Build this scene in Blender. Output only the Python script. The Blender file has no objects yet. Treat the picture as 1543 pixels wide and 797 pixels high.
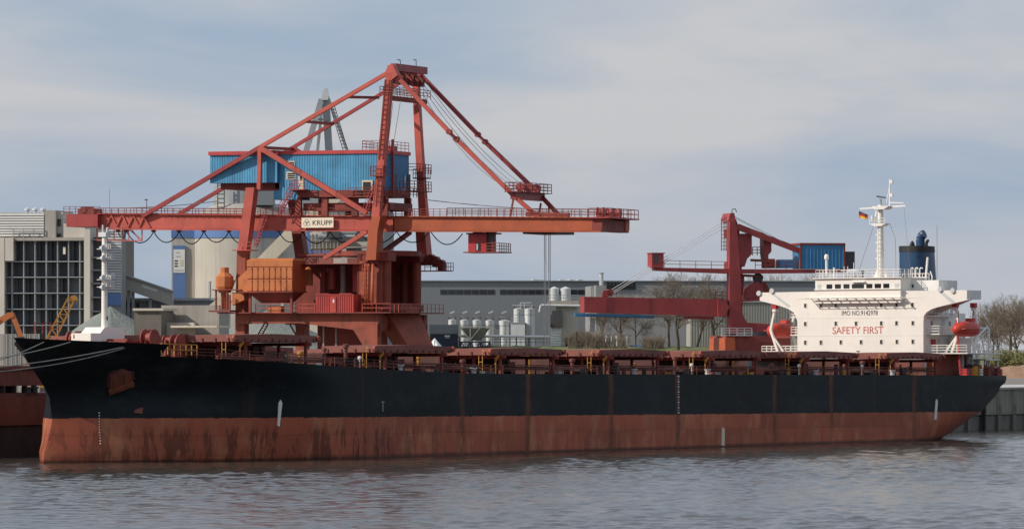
import bpy, math, random
import numpy as np
from mathutils import Vector, Matrix
from math import sin, cos, radians as R, pi
random.seed(7)
scene = bpy.context.scene
C = scene.collection

# ---------------------------------------------------------------- camera
F_PX, HZ, CAM_H = 8250.0, 522.0, 12.5          # focal length in photo pixels, horizon row, eye height above the water
cam_d = bpy.data.cameras.new('camera'); cam = bpy.data.objects.new('camera', cam_d); C.objects.link(cam)
cam.location = (0, 0, CAM_H); cam.rotation_euler = (R(90), 0, 0)
cam_d.sensor_width = 36; cam_d.lens = 36 * F_PX / 1543
cam_d.shift_y = (HZ - 398.5) / 1543
cam_d.clip_start = 1; cam_d.clip_end = 30000
scene.camera = cam

# ---------------------------------------------------------------- world, sun, exposure
SUN_AZ, SUN_EL = 72.0, 33.0                     # degrees to the left of straight behind the camera; elevation
S = Vector((-sin(R(SUN_AZ)) * cos(R(SUN_EL)), -cos(R(SUN_AZ)) * cos(R(SUN_EL)), sin(R(SUN_EL))))
w = bpy.data.worlds.new('World'); scene.world = w; w.use_nodes = True
nt = w.node_tree; nt.nodes.clear()
def wn(t, **k):
    n = nt.nodes.new(t)
    for a, b in k.items(): setattr(n, a, b)
    return n
wo = wn('ShaderNodeOutputWorld'); bg = wn('ShaderNodeBackground'); bg.inputs['Strength'].default_value = 0.1
sky = wn('ShaderNodeTexSky'); sky.sky_type = 'NISHITA'; sky.sun_disc = False
sky.sun_elevation = R(SUN_EL); sky.sun_rotation = math.atan2(S.x, S.y)
sky.air_density = 1.2; sky.dust_density = 2.0; sky.ozone_density = 1.5
tc = wn('ShaderNodeTexCoord')
mp = wn('ShaderNodeMapping'); mp.inputs['Scale'].default_value = (9.0, 9.0, 34.0); mp.inputs['Location'].default_value = (2.3, 0.4, 1.1)
mp.inputs['Rotation'].default_value = (0, R(7), 0)
nt.links.new(tc.outputs['Generated'], mp.inputs['Vector'])
n1 = wn('ShaderNodeTexNoise'); n1.inputs['Scale'].default_value = 1.0; n1.inputs['Detail'].default_value = 7; n1.inputs['Roughness'].default_value = 0.52; n1.inputs['Distortion'].default_value = 0.35
nt.links.new(mp.outputs[0], n1.inputs['Vector'])
r1 = wn('ShaderNodeValToRGB'); r1.color_ramp.elements[0].position = 0.37; r1.color_ramp.elements[1].position = 0.64
nt.links.new(n1.outputs['Fac'], r1.inputs['Fac'])
cc = wn('ShaderNodeMixRGB'); cc.inputs[1].default_value = (3.55, 4.6, 6.1, 1); cc.inputs[2].default_value = (6.05, 6.1, 6.45, 1)   # grey-blue cloud base, pale cream cloud
nt.links.new(r1.outputs['Color'], cc.inputs[0])
mx = wn('ShaderNodeMixRGB'); mx.inputs[0].default_value = 0.86
nt.links.new(sky.outputs['Color'], mx.inputs[1]); nt.links.new(cc.outputs['Color'], mx.inputs[2])
nt.links.new(mx.outputs['Color'], bg.inputs['Color']); nt.links.new(bg.outputs[0], wo.inputs['Surface'])
sun_d = bpy.data.lights.new('sun', 'SUN'); sun_d.energy = 4.0; sun_d.angle = R(0.6); sun_d.color = (1.0, 0.91, 0.80)
sun = bpy.data.objects.new('sun', sun_d); C.objects.link(sun); sun.rotation_euler = S.to_track_quat('Z', 'Y').to_euler(); sun.location = (-200, -50, 200)
vs = scene.view_settings
vs.view_transform = 'Standard'; vs.look = 'None'; vs.gamma = 1; vs.use_curve_mapping = False; vs.exposure = 0.0
scene.render.engine = 'CYCLES'

# ---------------------------------------------------------------- helpers
def ray(px, py): return Vector(((px - 771.5) / F_PX, 1.0, -(py - HZ) / F_PX))
class Frame:
    """local frame of a thing; at() puts a point seen at a photo pixel on one plane of that frame"""
    def __init__(s, M): s.M = M; s.I = M.inverted(); s.o = s.I @ Vector((0, 0, CAM_H))
    def at(s, px, py, ax, val):
        d = (s.I.to_3x3() @ ray(px, py)); t = (val - s.o[ax]) / d[ax]
        return s.o + d * t
    def x(s, px, py, v): return s.at(px, py, 0, v)
    def y(s, px, py, v): return s.at(px, py, 1, v)
    def z(s, px, py, v): return s.at(px, py, 2, v)
def frame(px, Z, rot, zbase=0.0):
    return Frame(Matrix.Translation(((px - 771.5) / F_PX * Z, Z, zbase)) @ Matrix.Rotation(R(rot), 4, 'Z'))
class MB:
    def __init__(s): s.v = []; s.f = []; s.m = []; s.mi = 0
    def add(s, vs_, fs):
        o = len(s.v); s.v += [tuple(p) for p in vs_]; s.f += [tuple(i + o for i in f) for f in fs]; s.m += [s.mi] * len(fs); return s
    def box(s, x0, x1, y0, y1, z0, z1):
        if x0 > x1: x0, x1 = x1, x0
        if y0 > y1: y0, y1 = y1, y0
        if z0 > z1: z0, z1 = z1, z0
        return s.add([(x, y, z) for z in (z0, z1) for y in (y0, y1) for x in (x0, x1)],
                     [(0, 2, 3, 1), (4, 5, 7, 6), (0, 1, 5, 4), (1, 3, 7, 5), (3, 2, 6, 7), (2, 0, 4, 6)])
    def hexa(s, lo, hi):   # two quads, counter-clockwise seen from above
        return s.add(list(lo) + list(hi), [(3, 2, 1, 0), (4, 5, 6, 7), (0, 1, 5, 4), (1, 2, 6, 5), (2, 3, 7, 6), (3, 0, 4, 7)])
    def col(s, b, t, wx0, wy0, wx1=None, wy1=None):
        wx1 = wx1 or wx0; wy1 = wy1 or wy0
        q = lambda p, a, c: [(p[0] - a / 2, p[1] - c / 2, p[2]), (p[0] + a / 2, p[1] - c / 2, p[2]), (p[0] + a / 2, p[1] + c / 2, p[2]), (p[0] - a / 2, p[1] + c / 2, p[2])]
        return s.hexa(q(b, wx0, wy0), q(t, wx1, wy1))
    def beam(s, p, q, w, d=None, w1=None):
        d = d or w; w1 = w1 or w; p = Vector(p); q = Vector(q); a = (q - p)
        if a.length < 1e-5: return s
        a.normalize(); Y = Vector((0, 1, 0)) if abs(a.y) < 0.8 else Vector((0, 0, 1))
        dd = (Y - a * a.dot(Y)).normalized(); ww = a.cross(dd)
        vs_ = []
        for c, ww_ in ((p, w), (q, w1)):
            vs_ += [c + ww * sx * ww_ / 2 + dd * sy * d / 2 for sx, sy in ((-1, -1), (1, -1), (1, 1), (-1, 1))]
        return s.add(vs_, [(3, 2, 1, 0), (4, 5, 6, 7), (0, 1, 5, 4), (1, 2, 6, 5), (2, 3, 7, 6), (3, 0, 4, 7)])
    def tube(s, p, q, r, n=8, r2=None, cap=True):
        r2 = r if r2 is None else r2; p = Vector(p); q = Vector(q); a = (q - p)
        if a.length < 1e-6: return s
        a.normalize(); u = a.orthogonal().normalized(); v = a.cross(u)
        vs_ = [c + (u * cos(2 * pi * k / n) + v * sin(2 * pi * k / n)) * rr for c, rr in ((p, r), (q, r2)) for k in range(n)]
        fs = [(k, (k + 1) % n, n + (k + 1) % n, n + k) for k in range(n)]
        if cap: fs += [tuple(range(n - 1, -1, -1)), tuple(range(n, 2 * n))]
        return s.add(vs_, fs)
    def path(s, pts, r, n=5):
        for a, b in zip(pts[:-1], pts[1:]): s.tube(a, b, r, n)
        return s
    def lathe(s, c, prof, n=16, axis='z', a0=0.0):
        c = Vector(c); vs_ = []
        for r, h in prof:
            for k in range(n):
                x, y = r * cos(a0 + 2 * pi * k / n), r * sin(a0 + 2 * pi * k / n)
                vs_.append(c + Vector({'z': (x, y, h), 'x': (h, x, y), 'y': (y, h, x)}[axis]))
        fs = [(j * n + k, j * n + (k + 1) % n, (j + 1) * n + (k + 1) % n, (j + 1) * n + k) for j in range(len(prof) - 1) for k in range(n)]
        fs += [tuple(range(n - 1, -1, -1)), tuple(range((len(prof) - 1) * n, len(prof) * n))]
        return s.add(vs_, fs)
    def prism(s, poly, ax, a, b):   # poly: (i,j) pairs in the two other axes
        def P(i, j, k): return {0: (k, i, j), 1: (i, k, j), 2: (i, j, k)}[ax]
        n = len(poly)
        vs_ = [P(i, j, a) for i, j in poly] + [P(i, j, b) for i, j in poly]
        return s.add(vs_, [tuple(range(n)), tuple(range(2 * n - 1, n - 1, -1))] + [(k, k + n, (k + 1) % n + n, (k + 1) % n) for k in range(n)])
    def rail(s, pts, h=1.05, sp=1.6, r=0.035, mids=1):
        pts = [Vector(p) for p in pts]
        for a, b in zip(pts[:-1], pts[1:]):
            L = (b - a).length; n = max(1, round(L / sp))
            for k in range(n + 1):
                p = a.lerp(b, k / n); s.beam(p, p + Vector((0, 0, h)), r * 2)
            for m in range(mids + 1):
                o = Vector((0, 0, h * (m + 1) / (mids + 1))); s.beam(a + o, b + o, r * 2)
        return s
    def ladder(s, p, q, w=0.5, r=0.03, side=(1, 0, 0)):
        p = Vector(p); q = Vector(q); o = Vector(side) * w / 2
        s.beam(p - o, q - o, r * 2); s.beam(p + o, q + o, r * 2)
        n = max(2, int((q - p).length / 0.6))
        for k in range(1, n): c = p.lerp(q, k / n); s.beam(c - o, c + o, r * 2)
        return s
    def mesh(s, name, mats, smooth=False, recalc=True):
        me = bpy.data.meshes.new(name); me.from_pydata(s.v, [], s.f)
        mats = mats if isinstance(mats, (list, tuple)) else [mats]
        for m in mats: me.materials.append(m)
        if len(mats) > 1: me.polygons.foreach_set('material_index', s.m)
        if recalc:
            import bmesh
            bm = bmesh.new(); bm.from_mesh(me); bmesh.ops.recalc_face_normals(bm, faces=bm.faces); bm.to_mesh(me); bm.free()
        if smooth is True: me.polygons.foreach_set('use_smooth', [True] * len(me.polygons))
        elif smooth: me.polygons.foreach_set('use_smooth', [True] * len(me.polygons)); me.set_sharp_from_angle(angle=R(smooth))
        me.update(); return me
    def build(s, name, mat, parent=None, smooth=False, recalc=True):
        return link(name, s.mesh(name, mat, smooth, recalc), parent)
def link(name, me, parent=None, loc=None):
    o = bpy.data.objects.new(name, me); C.objects.link(o)
    if parent: o.parent = parent
    if loc: o.location = loc
    return o
def tag(o, label, cat, group=None):
    o['label'] = label; o['category'] = cat
    if group: o['group'] = group
    return o
def struct(o): o['kind'] = 'structure'; return o
def thing(name, label, cat, M=None, group=None):
    o = bpy.data.objects.new(name, None); C.objects.link(o); o.empty_display_size = 1
    if M is not None: o.matrix_world = M
    return tag(o, label, cat, group)
def lettering(name, body, size, mat, parent, loc, rx=90, width=None, depth=0.012, bold=0.0):
    cu = bpy.data.curves.new(name, 'FONT'); cu.body = body; cu.size = size; cu.extrude = depth; cu.offset = bold
    cu.align_x = 'LEFT'; cu.resolution_u = 3
    t = bpy.data.objects.new(name, cu); C.objects.link(t)
    dg = bpy.context.evaluated_depsgraph_get(); me = bpy.data.meshes.new_from_object(t.evaluated_get(dg))
    bpy.data.objects.remove(t); me.materials.clear(); me.materials.append(mat)
    xs = [v.co.x for v in me.vertices]
    if width: me.transform(Matrix.Diagonal((width / (max(xs) - min(xs)), 1, 1, 1)))
    me.transform(Matrix.Rotation(R(rx), 4, 'X'))
    return link(name, me, parent, loc)

# ---------------------------------------------------------------- materials
def new_mat(name):
    m = bpy.data.materials.new(name); m.use_nodes = True
    return m, m.node_tree, m.node_tree.nodes['Principled BSDF']
def N(t, ty, **k):
    n = t.nodes.new(ty)
    for a, b in k.items():
        if a in n.inputs: n.inputs[a].default_value = b
        else: setattr(n, a, b)
    return n
def noise(t, vec, sc, scale, detail=5, rough=0.55):
    m_ = N(t, 'ShaderNodeMapping'); m_.inputs['Scale'].default_value = sc; t.links.new(vec, m_.inputs['Vector'])
    n = N(t, 'ShaderNodeTexNoise', Scale=scale, Detail=detail, Roughness=rough); t.links.new(m_.outputs[0], n.inputs['Vector'])
    return n.outputs['Fac']
def ramp(t, fac, *st):
    r = N(t, 'ShaderNodeValToRGB'); e = r.color_ramp.elements
    while len(e) < len(st): e.new(0.5)
    for el, (p, c) in zip(e, st): el.position = p; el.color = (c, c, c, 1) if isinstance(c, (int, float)) else (*c, 1)
    t.links.new(fac, r.inputs['Fac']); return r.outputs['Color']
def mixc(t, fac, a, b, mode='MIX'):
    m_ = N(t, 'ShaderNodeMixRGB'); m_.blend_type = mode
    for i, v in ((0, fac), (1, a), (2, b)):
        if isinstance(v, (int, float)): m_.inputs[i].default_value = v if i == 0 else (v, v, v, 1)
        elif isinstance(v, tuple): m_.inputs[i].default_value = (*v, 1)
        else: t.links.new(v, m_.inputs[i])
    return m_.outputs['Color']
def mathn(t, op, a, b=None, c=None):
    m_ = N(t, 'ShaderNodeMath'); m_.operation = op
    for i, v in enumerate((a, b, c)):
        if v is None: continue
        if isinstance(v, (int, float)): m_.inputs[i].default_value = v
        else: t.links.new(v, m_.inputs[i])
    return m_.outputs[0]
def paint(name, col, rough=0.55, rust=0.0, rcol=(0.13, 0.045, 0.02), var=0.25, scale=0.35, streak=0.25, metal=0.0, bump=0.03):
    """weathered paint: uneven tone, rain streaks, optional rust patches"""
    m, t, b = new_mat(name)
    v = N(t, 'ShaderNodeTexCoord').outputs['Object']
    big = noise(t, v, (1, 1, 1), scale, 6)
    c = mixc(t, ramp(t, big, (0.3, 0.0), (0.7, 1.0)), tuple(x * (1 - var) for x in col), tuple(min(1, x * (1 + var * 0.55)) for x in col))
    st = noise(t, v, (1.6, 1.6, 0.09), 1.0, 5, 0.6)
    c = mixc(t, mathn(t, 'MULTIPLY', ramp(t, st, (0.52, 0.0), (0.75, 1.0)), streak), c, tuple(x * 0.45 for x in col))
    if rust:
        f1 = noise(t, v, (1, 1, 0.45), scale * 2.3, 9, 0.68)
        c = mixc(t, ramp(t, f1, (0.66 - rust * 0.3, 0.0), (0.76 - rust * 0.25, 0.85)), c, rcol)
    t.links.new(c, b.inputs['Base Color'])
    b.inputs['Roughness'].default_value = rough; b.inputs['Metallic'].default_value = metal
    if bump:
        bp = N(t, 'ShaderNodeBump', Strength=0.4, Distance=bump); t.links.new(noise(t, v, (1, 1, 1), 3.0, 4), bp.inputs['Height'])
        t.links.new(bp.outputs[0], b.inputs['Normal'])
    return m
M = {}
M['crane_red'] = paint('crane_red', (0.48, 0.09, 0.064), 0.55, 0.25, (0.2, 0.04, 0.025))
M['crane_orange'] = paint('crane_orange', (0.42, 0.09, 0.032), 0.55, 0.2, (0.22, 0.05, 0.02))
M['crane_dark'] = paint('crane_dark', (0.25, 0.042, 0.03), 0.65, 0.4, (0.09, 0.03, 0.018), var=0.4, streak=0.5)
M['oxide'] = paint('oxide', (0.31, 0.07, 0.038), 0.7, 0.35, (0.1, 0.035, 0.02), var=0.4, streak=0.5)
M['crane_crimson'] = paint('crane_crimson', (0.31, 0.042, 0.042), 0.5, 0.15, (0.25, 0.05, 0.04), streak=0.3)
M['bright_red'] = paint('bright_red', (0.46, 0.03, 0.035), 0.45, 0.05)
M['container_red'] = paint('container_red', (0.45, 0.055, 0.045), 0.5, 0.12)
M['orange'] = paint('orange', (0.52, 0.165, 0.05), 0.55, 0.34, (0.35, 0.08, 0.03), var=0.2)
M['blue'] = paint('blue', (0.075, 0.30, 0.50), 0.5, 0.12, (0.10, 0.22, 0.33), var=0.28, streak=0.45)
M['blue2'] = paint('blue2', (0.045, 0.20, 0.40), 0.45, 0.0, var=0.15)
M['fascia'] = paint('fascia', (0.5, 0.06, 0.055), 0.5, 0.1)
M['white'] = paint('white', (0.80, 0.755, 0.69), 0.42, 0.06, (0.5, 0.38, 0.27), var=0.06, streak=0.10)
M['white2'] = paint('white2', (0.76, 0.74, 0.70), 0.5, 0.15, (0.45, 0.33, 0.22), var=0.1, streak=0.2)
M['cream'] = paint('cream', (0.68, 0.60, 0.46), 0.6, 0.1, (0.4, 0.3, 0.2), var=0.12)
M['deck'] = paint('deck', (0.17, 0.052, 0.038), 0.75, 0.3, (0.12, 0.05, 0.03), var=0.35, streak=0.3)
M['coaming'] = paint('coaming', (0.085, 0.026, 0.02), 0.75, 0.35, (0.04, 0.018, 0.013), var=0.4, streak=0.4)
M['hatch'] = paint('hatch', (0.225, 0.07, 0.052), 0.7, 0.3, (0.16, 0.06, 0.04), var=0.3, streak=0.35)
M['yellow'] = paint('yellow', (0.48, 0.23, 0.035), 0.5, 0.3, (0.3, 0.12, 0.03))
M['lifeboat'] = paint('lifeboat', (0.56, 0.05, 0.03), 0.5, 0.1, (0.4, 0.08, 0.05), var=0.25, streak=.4)
M['black'] = paint('black', (0.012, 0.012, 0.013), 0.6, 0, var=0.3)
M['rubber'] = paint('rubber', (0.02, 0.02, 0.02), 0.8, 0, var=0.2)
M['funnel_blue'] = paint('funnel_blue', (0.012, 0.052, 0.125), 0.4, 0.05, var=0.2)
M['grey_steel'] = paint('grey_steel', (0.30, 0.32, 0.33), 0.5, 0.1, var=0.15)
M['light_steel'] = paint('light_steel', (0.55, 0.57, 0.57), 0.45, 0.0, var=0.12)
M['dark_steel'] = paint('dark_steel', (0.06, 0.06, 0.065), 0.6, 0.2, var=0.3)
M['cladding'] = paint('cladding', (0.20, 0.215, 0.225), 0.55, 0, var=0.1, scale=0.05, streak=0.12)
M['cladding2'] = paint('cladding2', (0.36, 0.345, 0.31), 0.6, 0, var=0.12, scale=0.08, streak=0.35)
M['hall_grey'] = paint('hall_grey', (0.27, 0.275, 0.275), 0.6, 0, var=0.12, scale=0.06, streak=0.25)
M['concrete'] = paint('concrete', (0.37, 0.345, 0.305), 0.85, 0.18, (0.2, 0.17, 0.14), var=0.2, scale=0.12, streak=0.45)
M['concrete_dark'] = paint('concrete_dark', (0.17, 0.155, 0.135), 0.9, 0.3, (0.06, 0.05, 0.042), var=0.3, scale=0.2, streak=0.6)
M['silo_concrete'] = paint('silo_concrete', (0.46, 0.43, 0.37), 0.85, 0.1, (0.3, 0.27, 0.22), var=0.14, scale=0.1, streak=0.4)
M['pale_wall'] = paint('pale_wall', (0.56, 0.52, 0.45), 0.8, 0.08, (0.35, 0.3, 0.25), var=0.12, scale=0.15, streak=0.3)
M['sheet_grey'] = paint('sheet_grey', (0.115, 0.12, 0.125), 0.5, 0, var=0.35, scale=0.12, streak=0.3)
M['bay_dark'] = paint('bay_dark', (0.07, 0.075, 0.083), 0.45, 0, var=0.3, scale=0.2, streak=0.3)
M['banner_blue'] = paint('banner_blue', (0.10, 0.19, 0.40), 0.6, 0, var=0.08)
M['print_white'] = paint('print_white', (0.75, 0.74, 0.70), 0.6, 0, var=0.05, streak=0.05)
M['ink'] = paint('ink', (0.035, 0.035, 0.04), 0.6, 0, var=0.1, streak=0)
M['sign_red'] = paint('sign_red', (0.5, 0.09, 0.07), 0.6, 0, var=0.2, streak=0)
M['sign_cream'] = paint('sign_cream', (0.80, 0.72, 0.57), 0.5, 0, var=0.06, streak=0.1)
M['wire'] = paint('wire', (0.16, 0.17, 0.18), 0.5, 0, var=0.1, streak=0)
M['rope'] = paint('rope', (0.22, 0.21, 0.185), 0.9, 0, var=0.2, streak=0)
M['barge'] = paint('barge', (0.20, 0.055, 0.035), 0.7, 0.3, (0.09, 0.03, 0.02), var=0.35, streak=0.5)
M['barge_dark'] = paint('barge_dark', (0.045, 0.03, 0.026), 0.8, 0.3, (0.09, 0.05, 0.03), var=0.4, streak=0.6)
M['navy'] = paint('navy', (0.015, 0.022, 0.05), 0.5, 0, var=0.2)
M['bark'] = paint('bark', (0.085, 0.07, 0.055), 0.9, 0, var=0.3, streak=0)
M['twig'] = paint('twig', (0.16, 0.125, 0.09), 0.9, 0, var=0.3, streak=0)
M['gold'] = paint('gold', (0.65, 0.42, 0.02), 0.7, 0, var=0.1, streak=0)
M['flag_red'] = paint('flag_red', (0.45, 0.02, 0.02), 0.7, 0, var=0.1, streak=0)
M['tarp'] = paint('tarp', (0.78, 0.78, 0.76), 0.6, 0, var=0.1, streak=0)
def glass(name, col, rough=0.08):
    m, t, b = new_mat(name); b.inputs['Base Color'].default_value = (*col, 1); b.inputs['Roughness'].default_value = rough
    b.inputs['Specular IOR Level'].default_value = 0.6; return m
M['quay_concrete'] = paint('quay_concrete', (0.25, 0.225, 0.19), 0.9, 0.35, (0.10, 0.075, 0.055), var=0.35, scale=0.25, streak=0.7)
M['pane'] = glass('pane', (0.02, 0.022, 0.025))
M['pane_brown'] = glass('pane_brown', (0.05, 0.045, 0.04), 0.15)
def gravel_mat(name, a, b_, sc):
    m, t, b = new_mat(name); v = N(t, 'ShaderNodeTexCoord').outputs['Object']
    c = mixc(t, ramp(t, noise(t, v, (1, 1, 1), sc, 8, 0.7), (0.3, 0.0), (0.7, 1.0)), a, b_); t.links.new(c, b.inputs['Base Color']); b.inputs['Roughness'].default_value = 0.95
    bp = N(t, 'ShaderNodeBump', Strength=0.8, Distance=0.2); t.links.new(noise(t, v, (1, 1, 1), sc * 6, 4), bp.inputs['Height']); t.links.new(bp.outputs[0], b.inputs['Normal']); return m
M['gravel'] = gravel_mat('gravel', (0.17, 0.19, 0.175), (0.24, 0.26, 0.24), 0.5)
M['ground'] = gravel_mat('ground', (0.16, 0.14, 0.12), (0.24, 0.22, 0.19), 0.15)
M['apron'] = gravel_mat('apron', (0.42, 0.41, 0.40), (0.52, 0.51, 0.49), 0.2)
M['grass'] = gravel_mat('grass', (0.09, 0.12, 0.035), (0.17, 0.18, 0.07), 0.25)
M['reed'] = gravel_mat('reed', (0.24, 0.14, 0.08), (0.34, 0.21, 0.13), 0.4)
def leaf_mat(name, a, b_):
    m, t, b = new_mat(name); v = N(t, 'ShaderNodeTexCoord').outputs['Object']
    t.links.new(mixc(t, ramp(t, noise(t, v, (1, 1, 1), 0.8, 4), (0.35, 0.0), (0.65, 1.0)), a, b_), b.inputs['Base Color']); b.inputs['Roughness'].default_value = 0.8; return m
M['leaf'] = leaf_mat('leaf', (0.13, 0.125, 0.04), (0.24, 0.22, 0.08))

# water
def water_mat():
    m, t, b = new_mat('water'); v = N(t, 'ShaderNodeTexCoord').outputs['Object']
    b.inputs['Base Color'].default_value = (0.050, 0.044, 0.035, 1); b.inputs['Roughness'].default_value = 0.13; b.inputs['IOR'].default_value = 1.333
    bp = N(t, 'ShaderNodeBump', Strength=0.5, Distance=0.06)
    t.links.new(noise(t, v, (1.1, 0.55, 1), 1.3, 6, 0.65), bp.inputs['Height']); t.links.new(bp.outputs[0], b.inputs['Normal'])
    return m
M['water'] = water_mat()

# ship's hull: black topsides, worn red boot-topping, rust runs; coordinates are the ship's own
HULL_Z, DECK_Z = 4.2, 9.2
RUST_U = (64, 78.5, 97.5, 113.5, 138, 153, 176)
def hull_mat():
    m, t, b = new_mat('hull_paint'); v = N(t, 'ShaderNodeTexCoord').outputs['Object']
    sep = N(t, 'ShaderNodeSeparateXYZ'); t.links.new(v, sep.inputs[0]); u, z = sep.outputs['Y'], sep.outputs['Z']
    n_big = noise(t, v, (0.05, 0.05, 0.09), 1.0, 7, 0.6)
    blk = mixc(t, ramp(t, n_big, (0.35, 0.0), (0.7, 1.0)), (0.003, 0.0045, 0.006), (0.008, 0.012, 0.015))
    scuff = noise(t, v, (0.22, 0.22, 0.14), 1.0, 9, 0.72)
    blk = mixc(t, ramp(t, scuff, (0.60, 0.0), (0.72, 0.55)), blk, (0.020, 0.024, 0.025))
    runs = noise(t, v, (0.5, 0.5, 0.03), 1.0, 6, 0.65)
    blk = mixc(t, ramp(t, runs, (0.60, 0.0), (0.74, 0.5)), blk, (0.075, 0.032, 0.017))
    red = mixc(t, ramp(t, n_big, (0.3, 0.0), (0.7, 1.0)), (0.30, 0.076, 0.042), (0.41, 0.112, 0.060))
    pale = noise(t, v, (0.28, 0.28, 0.16), 1.0, 9, 0.7)
    red = mixc(t, ramp(t, pale, (0.50, 0.0), (0.64, 0.8)), red, (0.46, 0.19, 0.10))
    drip = noise(t, v, (0.75, 0.75, 0.15), 1.0, 8, 0.72)
    wear = noise(t, v, (0.045, 0.045, 0.0), 1.0, 3)
    zone = ramp(t, mathn(t, 'DIVIDE', u, 200.0), (0.0, 0.3), (0.08, 0.7), (0.22, 0.85), (0.32, 0.28), (0.6, 0.22), (1.0, 0.15))
    low = ramp(t, mathn(t, 'DIVIDE', z, 4.2), (0.15, 1.0), (0.62, 0.9), (0.82, 0.15))
    dm = mathn(t, 'MULTIPLY', mathn(t, 'MULTIPLY', ramp(t, drip, (0.49, 0.0), (0.55, 1.0)), low), zone)
    red = mixc(t, dm, red, (0.105, 0.030, 0.018))
    ws = ramp(t, mathn(t, 'ADD', mathn(t, 'MULTIPLY_ADD', u, -0.0061, mathn(t, 'ADD', z, 0.61)), mathn(t, 'MULTIPLY', noise(t, v, (0.4, 0.4, 0.3), 1.0, 5), 0.35)), (0.1, 0.85), (0.3, 0.7), (0.58, 0.0))
    red = mixc(t, ws, red, (0.035, 0.022, 0.016))
    # line between the two paints, slightly uneven
    edge = mathn(t, 'ADD', z, mathn(t, 'MULTIPLY', mathn(t, 'SUBTRACT', noise(t, v, (0.9, 0.9, 0.1), 1.0, 7), 0.5), 0.34))
    f = ramp(t, mathn(t, 'SUBTRACT', edge, HULL_Z - 0.5), (0.49, 0.0), (0.52, 1.0))
    col = mixc(t, f, red, blk)
    cb = N(t, 'ShaderNodeCombineXYZ'); t.links.new(u, cb.inputs[0]); t.links.new(z, cb.inputs[1])
    bk = N(t, 'ShaderNodeTexBrick', Scale=1.0); bk.inputs['Brick Width'].default_value = 9.6; bk.inputs['Row Height'].default_value = 2.35; bk.inputs['Mortar Size'].default_value = 0.035; bk.inputs['Mortar Smooth'].default_value = 0.6
    bk.inputs['Color1'].default_value = (0.80, 0.80, 0.80, 1); bk.inputs['Color2'].default_value = (1.25, 1.22, 1.18, 1); bk.inputs['Mortar'].default_value = (0.62, 0.6, 0.6, 1); t.links.new(cb.outputs[0], bk.inputs['Vector'])
    col = mixc(t, 0.8, col, bk.outputs['Color'], 'MULTIPLY')
    dust = noise(t, v, (0.16, 0.16, 0.35), 1.0, 10, 0.75)
    col = mixc(t, mathn(t, 'MULTIPLY', ramp(t, dust, (0.52, 0.0), (0.66, 0.7)), f), col, (0.024, 0.029, 0.031))
    # rusted fender lines
    tot = None
    for k, uk in enumerate(RUST_U):
        d = mathn(t, 'ABSOLUTE', mathn(t, 'SUBTRACT', mathn(t, 'ADD', u, mathn(t, 'MULTIPLY', mathn(t, 'SUBTRACT', noise(t, v, (0.3, 0.3, 0.5), 1.0, 3), 0.5), 0.9)), uk + 0.0))
        g = ramp(t, d, (0.25, 0.95), (0.75, 0.0)); tot = g if tot is None else mixc(t, 1.0, tot, g, 'LIGHTEN')
    wob = ramp(t, noise(t, v, (0.5, 0.5, 0.25), 1.0, 6, 0.7), (0.34, 0.15), (0.6, 1.0))
    col = mixc(t, mathn(t, 'MULTIPLY', tot, wob), col, (0.125, 0.048, 0.022))
    t.links.new(col, b.inputs['Base Color'])
    b.inputs['Roughness'].default_value = 0.55; b.inputs['Specular IOR Level'].default_value = 0.2
    bp = N(t, 'ShaderNodeBump', Strength=0.35, Distance=0.12); t.links.new(mathn(t, 'ADD', noise(t, v, (0.30, 0.30, 0.25), 1.0, 4), mathn(t, 'MULTIPLY', bk.outputs['Fac'], -0.25)), bp.inputs['Height']); t.links.new(bp.outputs[0], b.inputs['Normal'])
    return m
M['hull'] = hull_mat()

# ================================================================ THE SETTING
SHIP_PHI, SHIP_Z = 31.75, 583.0
SHIP_M = (Matrix.Translation(((20 - 771.5) / F_PX * SHIP_Z, SHIP_Z, 0)) @ Matrix.Rotation(R(-SHIP_PHI), 4, 'Z') @ Matrix.Translation((0, 100, 0))
          @ Matrix.Rotation(R(-0.35), 4, 'X') @ Matrix.Rotation(R(-0.3), 4, 'Y') @ Matrix.Translation((0, -100, 0)))
SF = Frame(SHIP_M)                                   # x to port, y aft, z up
BERTH = Matrix.Translation(((20 - 771.5) / F_PX * SHIP_Z, SHIP_Z, 0)) @ Matrix.Rotation(R(-SHIP_PHI), 4, 'Z')
BF = Frame(BERTH)                                    # level frame along the berth
QZ = 6.1                                             # quay level

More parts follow.
